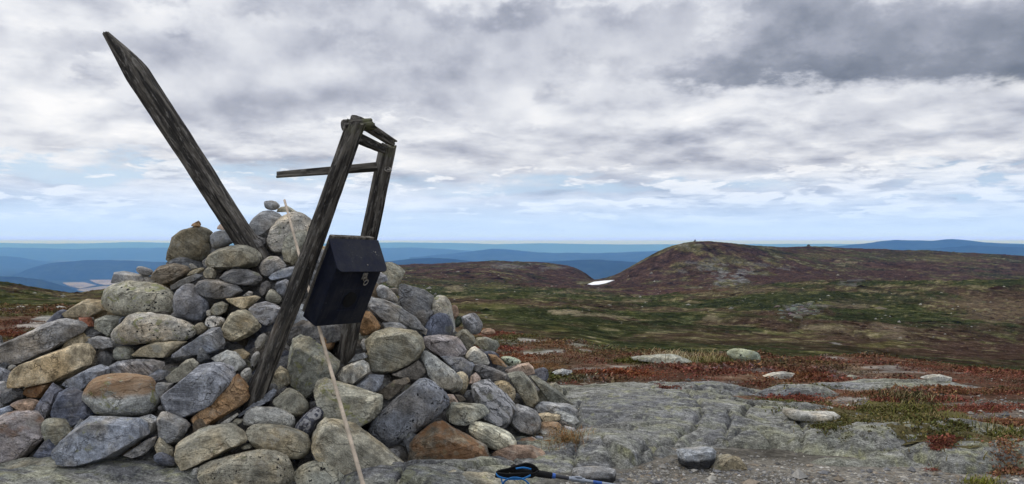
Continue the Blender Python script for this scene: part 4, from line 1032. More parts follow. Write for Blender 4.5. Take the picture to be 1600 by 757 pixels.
def stone_mesh(name, outline, thick, angular, seed, na=48, nr=22):
    """a closed stone: outline (n,2) in metres in the vertical plane, half thickness along y, knapped faces, rough skin"""
    r = np.random.default_rng(seed)
    P = np.asarray(outline, float)
    if angular:
        Qn = np.roll(P, -1, 0); P = np.stack([.9 * P + .1 * Qn, .1 * P + .9 * Qn], 1).reshape(-1, 2)
    else: P = chaikin(P, 2)
    a = np.linspace(0, 2 * math.pi, na, endpoint=False) + r.uniform(0, .1)
    rad = np.empty(na)
    Q = np.roll(P, -1, 0)
    for i, t in enumerate(a):
        dx, dy = math.cos(t), math.sin(t)
        ex, ey = Q[:, 0] - P[:, 0], Q[:, 1] - P[:, 1]
        den = dx * ey - dy * ex; den = np.where(np.abs(den) < 1e-12, 1e-12, den)
        s = (P[:, 0] * ey - P[:, 1] * ex) / den; w = (P[:, 0] * dy - P[:, 1] * dx) / den
        ok = (s > 0) & (w >= -1e-6) & (w <= 1 + 1e-6)
        rad[i] = s[ok].max() if ok.any() else .02
    ph = np.linspace(-math.pi / 2, math.pi / 2, nr + 1)[1:-1]
    e1 = .36 if angular else .66
    cr = np.cos(ph) ** e1; sy = np.sign(np.sin(ph)) * np.abs(np.sin(ph)) ** (.9 if angular else 1.0)
    X = cr[:, None] * (rad * np.cos(a))[None]; Z = cr[:, None] * (rad * np.sin(a))[None]; Y = np.repeat(sy[:, None] * thick, na, 1)
    V = np.concatenate([[[0, -thick, 0]], np.stack([X, Y, Z], -1).reshape(-1, 3), [[0, thick, 0]]])
    size = math.sqrt(rad.mean() * rad.mean())
    # knapped faces: planes that lean out of the picture plane, so that they catch light differently
    for k in range(6 if angular else 2):
        t = r.uniform(0, 2 * math.pi) if k else r.uniform(.9, 2.2)
        tilt = r.uniform(.45, 1.15); n = np.array([math.cos(t) * math.sin(tilt), -math.cos(tilt), math.sin(t) * math.sin(tilt)])
        sup = (P @ np.array([math.cos(t), math.sin(t)])).max() * math.sin(tilt)
        lim = max(sup * r.uniform(.90, 1.0), (V @ n).max() * (.55 if angular else .86)) if angular else (V @ n).max() * r.uniform(.8, .93)
        V = V - np.maximum(V @ n - lim, 0)[:, None] * n * .98
    if angular:
        n = np.array([r.uniform(-.35, .35), -1, r.uniform(-.35, .25)]); n /= np.linalg.norm(n)
        V = V - np.maximum(V @ n - thick * r.uniform(.62, .85), 0)[:, None] * n * .98
    N0 = V / np.maximum(np.linalg.norm(V, axis=1), 1e-6)[:, None]
    q = V / size + seed * 3.1
    disp = (.085 if not angular else .06) * fbm(q * 1.3, 3, seed) + .05 * fbm(q * np.array([2.2, 3, 5.]) * 1.2, 3, seed + 5) + .035 * fbm(q * 8, 3, seed + 9)
    if angular: disp = disp * .42 + .07 * (np.round(fbm(q * np.array([1.2, 1.2, 2.6]), 2, seed + 3) * 5) / 5)
    V = V + N0 * (disp * size * .85)[:, None]
    nv = len(V); m = nr - 1
    f = [[0, 1 + (j + 1) % na, 1 + j, 0] for j in range(na)]
    f3 = np.array([[0, 1 + j, 1 + (j + 1) % na] for j in range(na)] + [[nv - 1, 1 + (m - 1) * na + (j + 1) % na, 1 + (m - 1) * na + j] for j in range(na)])
    g = grid_faces(m, na, True) + 1
    g = g[:, ::-1]
    F3 = np.concatenate([f3[:, ::-1], g[:, [0, 1, 2]], g[:, [0, 2, 3]]])
    me = mesh_np(name, V, F3, M_STONE, True)
    bm = bmesh.new(); bm.from_mesh(me); bmesh.ops.recalc_face_normals(bm, faces=bm.faces); bm.to_mesh(me); bm.free()
    if angular: me.set_sharp_from_angle(angle=R(28))
    return me


def block_mesh(name, outline, thick, seed, worn=False):
    """a broken block: flat faces between crisp, slightly worn edges; the outline is its widest section"""
    r = np.random.default_rng(seed); P = np.asarray(outline, float)
    if worn: P = chaikin(P, 1)
    size = math.sqrt(abs(np.cross(P, np.roll(P, -1, 0)).sum()) / 2 / math.pi)
    rad = np.linalg.norm(P, axis=1); U = P / rad[:, None]
    a, b = r.uniform(-.35, .35), r.uniform(-.45, .15)
    pts = []
    for p, u, q in zip(P, U, rad):
        pts.append((p[0], r.uniform(-.25, .15) * thick, p[1]))
        up = p[1] / size
        ins = r.uniform(.16, .50) if up > .15 else r.uniform(.04, .26)
        if worn: ins = ins * .7 + .14
        f = p - u * q * ins
        pts.append((f[0], -thick * (1 + a * f[0] / size + b * f[1] / size) * r.uniform(.9, 1.), f[1]))
        g = p - u * q * r.uniform(.1, .4); pts.append((g[0], thick * r.uniform(.6, 1.), g[1]))
    bm = bmesh.new(); vs = [bm.verts.new(q) for q in pts]
    h = bmesh.ops.convex_hull(bm, input=vs)
    bmesh.ops.delete(bm, geom=[v for v in bm.verts if not v.link_faces], context='VERTS')
    bmesh.ops.dissolve_limit(bm, angle_limit=R(11), verts=bm.verts, edges=bm.edges)
    bmesh.ops.bevel(bm, geom=[e for e in bm.edges if len(e.link_faces) == 2 and e.calc_face_angle(0) > R(14)], offset=size * (r.uniform(.11, .20) if worn else r.uniform(.030, .07)), segments=3 if worn else 2, affect='EDGES', profile=.6, clamp_overlap=True)
    bmesh.ops.triangulate(bm, faces=bm.faces)
    for _ in range(3):
        lim = size * (.34, .24, .17)[_]
        e = [e for e in bm.edges if e.calc_length() > lim]
        if e: bmesh.ops.subdivide_edges(bm, edges=e, cuts=1); bmesh.ops.triangulate(bm, faces=bm.faces)
    bmesh.ops.recalc_face_normals(bm, faces=bm.faces); bm.normal_update()
    co = np.array([v.co[:] for v in bm.verts]); nn = np.array([v.normal[:] for v in bm.verts])
    q = co / size + seed * 3.1
    lay = np.array([1.1, 1.1, 4.2]); lay = lay[[0, 1, 2]] if seed % 3 else lay[[2, 1, 0]]
    d = .030 * fbm(q * 1.7, 3, seed) + .030 * np.round(fbm(q * lay, 2, seed + 3) * 4) / 4 + .026 * fbm(q * 6, 3, seed + 9)
    co = co + nn * (d * size)[:, None]
    for v, c in zip(bm.verts, co): v.co = c
    me = bpy.data.meshes.new(name); bm.to_mesh(me); bm.free(); me.materials.append(M_STONE)
    me.polygons.foreach_set('use_smooth', [True] * len(me.polygons)); me.set_sharp_from_angle(angle=R(24))
    return me


def skin(o, kind, flags='', r=rnd):
    c, li, ru, ba = KIND[kind]
    v = 1.72 + r.uniform(-.24, .24); w = r.uniform(-.04, .04)
    col = [c[0] * v * (1 + w), c[1] * v, c[2] * v * (1 - w)]
    p = dict(lich=li, rust=ru, band=ba, vein=0., spot=0., lowdark=0., cut=0., rtop=0., dip=r.uniform(-.7, .7))
    for f in flags.split(','):
        if f == 'l': p['lich'] = .55
        elif f == 'L': p['lich'] = 1.; p['spot'] = .9
        elif f == 'y': p['lich'] = .8
        elif f == 'Y': p['lich'] = .95
        elif f == 'B': p['band'] = .85
        elif f == 'R': p['rust'] = .75
        elif f == 'r': p['rust'] = .45
        elif f == 'r0': p['rust'] = .3
        elif f == 'D': p['rust'] = .38; p['lich'] = .4; col = [.27, .255, .20]
        elif f == 'T': p['rtop'] = 1.
        elif f == 'V3': p['vein'] = .55
        elif f == 'V2': p['vein'] = .35
        elif f == 'V9': p['vein'] = 1.; p['band'] = .1
        elif f == 'P': col = [.37, .34, .34]
        elif f == 's': p['spot'] = .55
        elif f == 'S': p['spot'] = .7; col = [.24, .255, .285]
        elif f == 'F': col = [.28, .295, .335]; p['band'] = .05; p['lich'] = 0
        elif f == 'k': col = [q * .72 for q in col]
        elif f == 'p': col = [.40, .29, .22]; p['rust'] = .3
        elif f == 'G': col = [.08, .10, .075]
        elif f == 'M': col = [.42, .48, .38]; p['lich'] = .9; p['spot'] = 1.
        elif f == 'W': col = [.50, .495, .40]; p['band'] = .7
        elif f == 'H': p['half'] = 1.
        elif f == 'k0': p['lowdark'] = 1.; p['cut'] = .006
    mx = max(max(col), .56) / .56; o.color = (*[float(q / mx) for q in col], 1)
    for k, q in p.items(): o[k] = float(q)


STONE_LABEL = {'V9': 'dark stone laced with white quartz veins', 'T': 'pale stone with a rust orange top', 'L': 'pale stone crusted with lichen', 'S': 'big blue grey stone pitted with black spots',
               'F': 'smooth upright blue grey oval stone', 'D': 'brown domed stone at the cairn top', 'M': 'mint green lichen stone', 'W': 'pale cream oval stone', 'Y': 'stone with yellow lichen patches', 'R': 'rust stained stone'}
PXS = []          # occupied photograph area, for the small stones between


def stone_at(name, px, py, kind, shape, order, flags, seed, parent=None, origin=None, depth=None, tk=None):
    pts = np.stack([px, py], 1)
    nxt = np.roll(pts, -1, 0); cr = pts[:, 0] * nxt[:, 1] - nxt[:, 0] * pts[:, 1]; A = cr.sum() / 2
    c = ((pts + nxt) * cr[:, None]).sum(0) / (6 * A); A = abs(A)
    d = cone_hit(*c) if depth is None else depth
    size = math.sqrt(A / math.pi) / F * d
    w, h = np.ptp(pts[:, 0]) / F * d, np.ptp(pts[:, 1]) / F * d
    thick = (tk or (.66 if shape == 'a' else .72)) * min(size, .5 * max(w, h)) + .012
    d = d + thick * .25 - order * .028
    C = ray(c[0], c[1], d)
    out = np.stack([(pts[:, 0] - c[0]) / F * d, -(pts[:, 1] - c[1]) / F * d], 1) * 1.03
    me = block_mesh(name, out, thick, seed, shape == 'r') if shape == 'a' or (seed % 5 < 3 and not set(flags.split(',')) & set('DFMWHL')) else stone_mesh(name, out, thick, False, seed)
    o = link(name, me, parent, C - (origin or Vector()))
    skin(o, kind, flags)
    return o, d, size


def build_cairn():
    org = Vector((AX, AY, 0))
    root = empty('cairn', org)
    tag(root, 'large heap of loose grey stones holding up the leaning posts and the black letterbox', 'cairn')
    occ = np.zeros((480, 1000), bool)
    yy, xx = np.mgrid[0:480, 0:1000]
    n = 0
    for i, line in enumerate(STONES.split('\n')):
        body, _, flags = line.partition('|')
        q = body.split(); t, kind, shape, order = q[0], q[1], q[2], float(q[3]); v = np.array(q[4:], float)
        if t == 'Z': px, py = v[0::2], v[1::2]
        else:
            s = 240 / (1600 if t in 'RS' else 1594); px, py = TILE[t][0] + v[0::2] * s, TILE[t][1] + v[1::2] * s
        o, d, size = stone_at('stone', px, py, kind, shape, order, flags, 100 + i, root, org)
        for f in flags.split(','):
            if f in STONE_LABEL: o['label'] = STONE_LABEL[f]
        n += 1
        cx, cy = px.mean(), py.mean(); rr = size / d * F
        occ |= ((xx - cx) / (np.ptp(px) * .42 + 1)) ** 2 + ((yy + 300 - cy) / (np.ptp(py) * .42 + 1)) ** 2 < 1
    # wedged stones in the gaps; mostly dark colours deepen the shade there
    lib = []
    r = np.random.default_rng(4)
    for k in range(14):
        a = np.linspace(0, 2 * math.pi, 9, endpoint=False); rr = r.uniform(.75, 1.15, 9)
        out = np.stack([np.cos(a) * rr * r.uniform(1.0, 1.5), np.sin(a) * rr * r.uniform(.65, 1.)], 1)
        lib.append(stone_mesh('stone', out * .1, .075, k % 2 == 0, 900 + k, 26, 12))
    fill = 0
    for px in range(-40, 930, 27):
        for py in range(345, 757, 25):
            if fill >= 138: break
            x = px + r.uniform(-9, 9); y = py + r.uniform(-9, 9)
            if 0 <= x < 1000 and 300 <= y < 780 and occ[int(y) - 300, int(x)]: continue
            d = np.linspace(3, 6, 601); zz = CAMZ - (y - CY) / F * d
            if not (zz <= cone_z((x - CX) / F * d, d) - .02).any(): continue
            dd = cone_hit(x, y) + .19
            p = ray(x, y, dd)
            if p.z < .02: continue
            o = link('stone', lib[int(r.integers(14))], root, p - org)
            s = r.uniform(.6, 1.05); o.scale = (s, s, s); o.rotation_euler = (r.uniform(-.5, .5), r.uniform(-3, 3), r.uniform(-.6, .6))
            skin(o, ['g', 'd', 'v', 'd', 'br', 'd', 'b2', 't'][int(r.integers(8))]); fill += 1
    # the packed inside of the heap, its far side and its left flank: small stones joined into one part
    V, Fc = [], []; base = 0
    small = []
    for k in range(8):
        a = np.linspace(0, 2 * math.pi, 8, endpoint=False)
        me = stone_mesh('tmp', np.stack([np.cos(a) * r.uniform(.8, 1.3, 8), np.sin(a) * r.uniform(.7, 1., 8)], 1) * .11, .09, k % 2 == 0, 950 + k, 14, 8)
        co = np.empty(len(me.vertices) * 3, np.float32); me.vertices.foreach_get('co', co); fi = np.empty(len(me.polygons) * 3, np.int32); me.loops.foreach_get('vertex_index', fi)
        small.append((co.reshape(-1, 3).copy(), fi.reshape(-1, 3).copy())); bpy.data.meshes.remove(me)
    def put(p, s):
        nonlocal base
        co, fi = small[int(r.integers(8))]
        M = np.array(Matrix.Rotation(r.uniform(0, 6.3), 3, Vector(r.normal(size=3)).normalized()))
        V.append(co @ M.T * s + np.array(p)); Fc.append(fi + base); base += len(co)
    for ring in np.arange(.04, 1.0, .062):
        k = max(6, int(2 * math.pi * ring * 2.0 / .19))
        for t in np.linspace(0, 2 * math.pi, k, endpoint=False):
            t += r.uniform(-.05, .05); c, s = math.cos(t), math.sin(t)
            x = AX + c * ring * (2.35 if c > 0 else 2.95); y = AY + s * ring * (1.52 if s < 0 else 1.9)
            front = s < .25
            z = float(cone_z(np.array(x), np.array(y))) - (.23 if x > -3.75 else .10)
            if z > -.02: put((x, y, z), r.uniform(1.0, 1.5))
    # a solid core below them
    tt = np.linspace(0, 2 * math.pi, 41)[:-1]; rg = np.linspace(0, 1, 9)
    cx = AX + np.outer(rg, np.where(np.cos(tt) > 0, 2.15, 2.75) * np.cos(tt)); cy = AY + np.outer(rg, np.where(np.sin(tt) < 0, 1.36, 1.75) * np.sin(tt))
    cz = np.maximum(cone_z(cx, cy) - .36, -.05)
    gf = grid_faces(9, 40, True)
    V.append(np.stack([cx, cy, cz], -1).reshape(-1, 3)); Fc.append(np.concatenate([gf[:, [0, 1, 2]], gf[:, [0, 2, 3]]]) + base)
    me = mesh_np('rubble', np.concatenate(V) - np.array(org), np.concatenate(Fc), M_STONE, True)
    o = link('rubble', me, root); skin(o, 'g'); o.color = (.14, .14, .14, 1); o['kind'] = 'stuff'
    print('stones', n, 'fill', fill)


build_cairn()

# loose rocks lying apart from the heap: each a thing
LOOSE = [
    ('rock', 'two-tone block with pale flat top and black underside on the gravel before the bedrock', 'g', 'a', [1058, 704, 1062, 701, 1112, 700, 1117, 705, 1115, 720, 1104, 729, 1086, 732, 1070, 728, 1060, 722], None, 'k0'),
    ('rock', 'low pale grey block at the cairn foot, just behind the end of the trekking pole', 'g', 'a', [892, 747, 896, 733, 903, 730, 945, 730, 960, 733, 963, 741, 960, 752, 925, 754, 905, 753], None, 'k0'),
    ('stone', 'tan speckled cobble resting alone on the grey bedrock right of the cairn', 't', 'r', [910, 649, 915, 637, 924, 630, 937, 630, 943, 637, 940, 646, 928, 650], None, 's'),
    ('boulder', 'long whitish boulder lying on the heath at the right end of the bedrock', 'l', 'r', [1222, 641, 1230, 638, 1246, 641, 1258, 644, 1275, 645, 1300, 643, 1311, 648, 1310, 656, 1290, 659, 1265, 660, 1240, 657, 1226, 650], None, 'q'),
    ('boulder', 'mint green boulder with a dark cleft at the edge of the green valley', 'l', 'r', [1135, 553, 1140, 547, 1152, 545, 1170, 547, 1183, 551, 1187, 558, 1186, 567, 1170, 568, 1150, 566], None, 'M'),
    ('rock', 'long low pale rock half sunk in green heather behind the bedrock', 'v', 'a', [985, 558, 1010, 555, 1040, 553, 1060, 556, 1082, 566, 1060, 569, 1020, 566, 990, 563], None, 'l'),
    ('stone', 'small white lichen rock in the olive moss right of the cairn', 'w', 'a', [860, 585, 868, 579, 880, 577, 894, 579, 893, 585, 875, 588], None, 's'),
    ('rock', 'flat grey rock with yellow green lichen in the red heath beyond the bedrock', 'l', 'a', [1192, 588, 1205, 583, 1225, 581, 1241, 584, 1236, 590, 1215, 592], None, 'y'),
    ('rock', 'flat pale grey rock at the far edge of the red heath on the right', 'l', 'a', [1437, 590, 1450, 586, 1468, 585, 1487, 590, 1480, 596, 1455, 597], None, 'l'),
    ('stone', 'little yellow green lichen stone alone in the red heath', 'v', 'r', [1320, 589, 1328, 586, 1338, 588, 1340, 591, 1330, 593], None, 'Y'),
    ('stone', 'greenish half buried stone right of the two-tone block', 'v', 'a', [1108, 728, 1118, 714, 1138, 709, 1155, 715, 1166, 730, 1150, 740, 1118, 738], None, 'k'),
    ('rock', 'dark grey lichened rock breaking through red heather behind the bedrock', 'd', 'a', [1210, 618, 1222, 610, 1240, 605, 1258, 609, 1264, 618, 1240, 622], None, 'l'),
    ('rock', 'flat slab in the reddish heath left of the cairn', 'l', 'a', [22, 494, 35, 490, 52, 490, 58, 494, 62, 500, 45, 498, 30, 497], 17.0, 'l'),
    ('stone', 'small pale stone at the far edge of the left heath', 'l', 'r', [24, 481, 30, 478, 38, 479, 42, 482, 34, 484], 20.0, 'l'),
    ('stone', 'pale hump of rock beside the cairn flank on the left heath', 'l', 'r', [86, 482, 90, 478, 97, 479, 104, 481, 100, 485], 19.5, 'l'),
    ('stone', 'low pale stone midway along the far edge of the left heath', 'l', 'a', [53, 481, 60, 479, 70, 481, 66, 484], 20.0, 'l'),
    ('rock', 'broad grey slab nearest to the cairn in the left heath', 'g', 'a', [10, 510, 40, 505, 70, 508, 66, 513, 30, 515], 13.2, 'l'),
    ('rock', 'yellow lichen-covered slab under the trekking pole grip at the cairn foot', 'v', 'a', [600, 762, 640, 744, 660, 737, 684, 734, 710, 734, 733, 740, 755, 737, 776, 741, 800, 746, 812, 760, 800, 785, 620, 785], 3.83, 'Y'),
    ('rock', 'wide flat slab under the left foot of the cairn', 'v', 'a', [-40, 735, 0, 722, 40, 718, 90, 714, 150, 715, 220, 718, 265, 728, 295, 735, 312, 752, 310, 790, -40, 800], 4.05, 'l'),
    ('stone', 'rosy cobble at the edge of the red plants right of the cairn', 'pk', 'r', [750, 520, 757, 514, 766, 513, 775, 518, 772, 523, 758, 524], 9.5, 'p'),
]
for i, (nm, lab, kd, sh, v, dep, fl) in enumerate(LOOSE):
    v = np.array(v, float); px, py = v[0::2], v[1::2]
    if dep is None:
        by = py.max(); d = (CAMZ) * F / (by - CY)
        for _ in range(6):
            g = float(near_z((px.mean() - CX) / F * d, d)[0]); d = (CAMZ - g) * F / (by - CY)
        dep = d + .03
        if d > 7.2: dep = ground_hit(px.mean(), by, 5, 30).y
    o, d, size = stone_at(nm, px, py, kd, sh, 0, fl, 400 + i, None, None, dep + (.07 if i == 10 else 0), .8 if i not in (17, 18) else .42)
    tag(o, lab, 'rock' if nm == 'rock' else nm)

# ------------------------------------------------------------------ weathered timber
def along(p0, p1, side=Vector((0, -1, 0))):
    """object matrix: z from p0 to p1, -y towards side"""
    z = (p1 - p0).normalized(); yv = -(side - z * side.dot(z)).normalized(); x = yv.cross(z)
    m = Matrix((x, yv, z)).transposed().to_4x4(); m.translation = p0
    return m


def timber(name, p0, p1, wid, thk, parent=None, seed=1, dark=.5, moss=0., taper=(1, 1), point=None, power=3.2, rough=1., ragged=.02, side=Vector((0, -1, 0)), na=40, bend=0.):
    """a split or hewn length of wood, grooved along the grain; taper = width at foot and head; point = sharpened head (share of length, side shift)"""
    L = (p1 - p0).length; nz = max(10, int(L / .022))
    t = np.linspace(0, 1, nz); a = np.linspace(0, 2 * math.pi, na, endpoint=False)
    T, A = np.meshgrid(t, a, indexing='ij')
    r0 = (np.abs(np.cos(A)) ** power + np.abs(np.sin(A)) ** power) ** (-1 / power)
    w = np.interp(T, [0, 1], taper)
    sx = np.zeros_like(T)
    if point:
        k = np.clip((T - (1 - point[0])) / point[0], 0, 1); w = w * (1 - .74 * k ** 1.25); sx = point[1] * k ** 1.3
    q = np.stack([np.cos(A).ravel() * 2.4, np.sin(A).ravel() * 2.4, T.ravel() * L * 2.1], 1)
    g = fbm(q, 4, seed).reshape(T.shape) * .10
    q2 = np.stack([np.cos(A).ravel() * 9, np.sin(A).ravel() * 9, T.ravel() * L * 1.4], 1)
    g += fbm(q2, 3, seed + 3).reshape(T.shape) * .075
    r = np.random.default_rng(seed)
    for _ in range(5):                                                        # drying cracks
        a0 = r.uniform(0, 2 * math.pi); c0 = r.uniform(.1, .9); ln = r.uniform(.12, .4)
        am = a0 + .16 * np.sin(T * 5 + a0); da = (A - am + math.pi) % (2 * math.pi) - math.pi
        g -= .17 * np.exp(-(da / .07) ** 2) * np.exp(-((T - c0) / ln) ** 4)
    rad = r0 * w * (1 + g * rough)
    X = rad * np.cos(A) * wid / 2 + sx + bend * np.sin(T * math.pi); Y = rad * np.sin(A) * thk / 2
    end = (fbm(np.stack([np.cos(A).ravel() * 1.5, np.sin(A).ravel() * 1.5, T.ravel() * 0], 1), 3, seed + 8).reshape(T.shape)) * ragged
    Z = T * L + end * np.where(T > .5, 1, 0) * np.clip((T - .96) / .04, 0, 1)
    V = np.stack([X, Y, Z], -1).reshape(-1, 3)
    f = grid_faces(nz, na, True); F3 = np.concatenate([f[:, [0, 1, 2]], f[:, [0, 2, 3]]])
    c0, c1 = V[:na].mean(0), V[-na:].mean(0) - np.array([0, 0, .004]); n0 = len(V)
    V = np.concatenate([V, [c0], [c1]])
    j = np.arange(na); k = (nz - 1) * na
    F3 = np.concatenate([F3, np.stack([np.full(na, n0), (j + 1) % na, j], 1), np.stack([np.full(na, n0 + 1), k + j, k + (j + 1) % na], 1)])
    me = mesh_np(name, V, F3, M_WOOD, True); me.set_sharp_from_angle(angle=R(46))
    o = bpy.data.objects.new(name, me); COL.objects.link(o)
    m = along(p0, p1, side)
    if parent: o.parent = parent; m = Matrix.Translation(-parent.location) @ m
    o.matrix_local = m
    o['dark'] = dark; o['moss'] = moss; o['mossz'] = L - .07
    return o


A0, A1 = ray(392, 388, 5.17), ray(171, 48, 5.0)
po = timber('wooden_post', A0 - (A1 - A0).normalized() * .22, A1, .146, .125, None, 3, .56, 0., (1.02, .98), (.17, -.030), 2.6, 1.3)
tag(po, 'long weathered post with a tapered tip slanting up from the cairn summit to the left', 'post')

near0, near1 = ray(398, 622, 4.30), ray(557, 191, 3.93)
rear0, rear1 = ray(535, 585, 4.72), ray(607, 228, 4.42)
fr = empty('timber_trestle', near0)
tag(fr, 'leaning stand of two dark posts joined by rough boards, carrying the black letterbox', 'trestle')
_fs = Vector((-.55, -.8, .1))
timber('post', near0 - (near1 - near0).normalized() * .12, near1, .086, .086, fr, 11, .56, .25, (1.12, .98), None, 2.5, 1.9, bend=.012, side=_fs)['label'] = 'thick dark post running down to the stones left of the letterbox'
timber('post', rear0 - (rear1 - rear0).normalized() * .1, rear1, .094, .086, fr, 17, .46, .35, (1.0, .97), None, 3., 1.5, bend=-.008, side=_fs)['label'] = 'shorter brown post behind the letterbox'
timber('cap_block', ray(536, 196, 3.94), ray(580, 195, 4.0), .118, .068, fr, 23, .6, .5, (.8, .9), None, 2.2, 1.3, ragged=.03, na=28, side=Vector((.1, 0, 1)))
timber('top_board', ray(560, 190, 4.03), ray(609, 221, 4.40), .10, .052, fr, 29, .35, .2, (1, .8), None, 4, 1., ragged=.04, na=28, side=Vector((.3, -.3, 1)))
timber('top_board', ray(556, 214, 4.06), ray(597, 233, 4.36), .058, .07, fr, 31, .5, 0., (1, .8), None, 3, 1., ragged=.04, na=28)
timber('crossbar', ray(588, 261, 4.36), ray(433, 273.5, 4.14), .046, .030, fr, 37, .30, 0., (1.12, .72), None, 5, .7, ragged=.01, na=28)


def box_mesh(bm, M, lo, hi, bev=0., seg=2):
    g = bmesh.ops.create_cube(bm, size=1)
    s = [hi[i] - lo[i] for i in range(3)]
    for v in g['verts']: v.co = Vector([lo[i] + (v.co[i] + .5) * s[i] for i in range(3)])
    if bev:
        e = list({e for v in g['verts'] for e in v.link_edges})
        g2 = bmesh.ops.bevel(bm, geom=e, offset=bev, segments=seg, affect='EDGES', profile=.5)
        vs = {v for f in g2['faces'] for v in f.verts} | {v for v in g['verts'] if v.is_valid}
        todo = set(vs)
        for v in list(todo):
            for e in v.link_edges: todo.update(e.verts)
        vs = todo
    else: vs = g['verts']
    if M is not None:
        for v in vs: v.co = M @ v.co


# ------------------------------------------------------------------ the letterbox
FBL = ray(492, 511, 4.13)
bw, bh = Vector((.191, .28, -.009)), Vector((.131, -.088, .318))
BW, BHF = bw.length, bh.length
wx = bw.normalized(); hz_ = (bh - wx * bh.dot(wx)).normalized(); bk = hz_.cross(wx)          # local x = width, y = back, z = up
MB = Matrix((wx, bk, hz_)).transposed().to_4x4(); MB.translation = FBL
DEP = .112; HB = BHF * 1.29
mbx = bpy.data.objects.new('mailbox', None); COL.objects.link(mbx); mbx.matrix_world = MB; mbx.empty_display_size = .1
tag(mbx, 'black metal letterbox with sloping lid hung between the two leaning dark posts', 'mailbox')


def child(name, bm, mat, par, sharp=40, smooth=True):
    return from_bm(name, bm, mat, par, None, sharp, smooth)


def prism(bm, prof, x0, x1):
    a = [bm.verts.new((x0, y, z)) for y, z in prof]; b = [bm.verts.new((x1, y, z)) for y, z in prof]
    bm.faces.new(a[::-1]); bm.faces.new(b)
    for i in range(len(prof)):
        j = (i + 1) % len(prof); bm.faces.new((a[i], a[j], b[j], b[i]))
    bmesh.ops.recalc_face_normals(bm, faces=bm.faces)


bm = bmesh.new()
prism(bm, [(0, 0), (DEP, 0), (DEP, HB - .006), (0, BHF * 1.0)], 0, BW)
bmesh.ops.bevel(bm, geom=[e for e in bm.edges], offset=.007, segments=3, affect='EDGES', profile=.5)
body = child('body', bm, M_BOX, mbx, 30)
# the lid: a bent sheet with rounded front corners and turned-down edges
bm = bmesh.new()
y0, z0, y1, z1 = DEP + .004, HB + .001, -.030, BHF * .955
n = 10; rc = .028; outl = []
Ls = math.hypot(y1 - y0, z1 - z0)
for sx_, xx in ((1, BW + .014), (-1, -.012)):
    arc = []
    for k in range(n + 1):
        t = k / n * math.pi / 2
        arc.append((xx - sx_ * rc * (1 - math.cos(t)) , Ls - rc * (1 - math.sin(t)) if False else Ls - rc + rc * math.sin(t)))
    outl.append(arc)
ring = [(-.012, 0)] + [(BW + .014, 0)] + [(x, s) for x, s in outl[0]] + [(x, s) for x, s in outl[1]][::-1]
ring = [(-.012, 0.), (BW + .014, 0.)] + outl[0] + outl[1][::-1]
dy, dz = (y1 - y0) / Ls, (z1 - z0) / Ls; nyv, nzv = dz, -dy                   # normal of the sheet
if nzv < 0: nyv, nzv = -nyv, -nzv
top = [bm.verts.new((x, y0 + dy * s + nyv * .004, z0 + dz * s + nzv * .004)) for x, s in ring]
bot = [bm.verts.new((x, y0 + dy * s - nyv * .002, z0 + dz * s - nzv * .002)) for x, s in ring]
bm.faces.new(top); bm.faces.new(bot[::-1])
for i in range(len(ring)):
    j = (i + 1) % len(ring); bm.faces.new((top[i], bot[i], bot[j], top[j]))
bmesh.ops.recalc_face_normals(bm, faces=bm.faces)
bmesh.ops.bevel(bm, geom=[e for e in bm.edges if len(e.link_faces) == 2 and e.calc_face_angle(0) > 1.2], offset=.0012, segments=1, affect='EDGES')
child('lid', bm, M_BOXLID, mbx, 40)
LP = lambda fx, s, up=.005: Vector((BW * fx, y0 + dy * Ls * s + nyv * up, z0 + dz * Ls * s + nzv * up))
for fx, s in ((.62, .80), (.88, .40)):
    bm = bmesh.new(); bmesh.ops.create_uvsphere(bm, u_segments=12, v_segments=6, radius=.0042)
    for v in bm.verts: v.co = v.co * 1. + LP(fx, s, .004)
    child('screw', bm, M_STEEL, mbx)
# hasp with a hanging ring
bm = bmesh.new()
box_mesh(bm, None, (BW * .60, -.006, BHF * .79), (BW * .70, -.001, BHF * .90), .0015)
box_mesh(bm, None, (BW * .615, -.016, BHF * .82), (BW * .655, -.005, BHF * .86), .002)
hs = child('hasp', bm, M_STEEL, mbx)
def torus(bm, C, Rr, r, ax=Vector((0, 1, 0)), tilt=0., na=20, nb=8, sq=1.):
    vs = []
    for i in range(na):
        t = 2 * math.pi * i / na
        for j in range(nb):
            p = 2 * math.pi * j / nb
            v = Vector(((Rr + r * math.cos(p)) * math.cos(t), r * math.sin(p), (Rr + r * math.cos(p)) * math.sin(t) * sq))
            v.rotate(Matrix.Rotation(tilt, 3, 'Y')); vs.append(bm.verts.new(v + C))
    for i in range(na):
        for j in range(nb):
            bm.faces.new((vs[i * nb + j], vs[i * nb + (j + 1) % nb], vs[(i + 1) % na * nb + (j + 1) % nb], vs[(i + 1) % na * nb + j]))
    bmesh.ops.recalc_face_normals(bm, faces=bm.faces)
bm = bmesh.new(); torus(bm, Vector((BW * .70, -.012, BHF * .745)), .0125, .0026, tilt=.5, sq=1.3); torus(bm, Vector((BW * .64, -.016, BHF * .81)), .011, .0028, tilt=-.6, sq=1.2)
child('ring', bm, M_STEEL, hs)
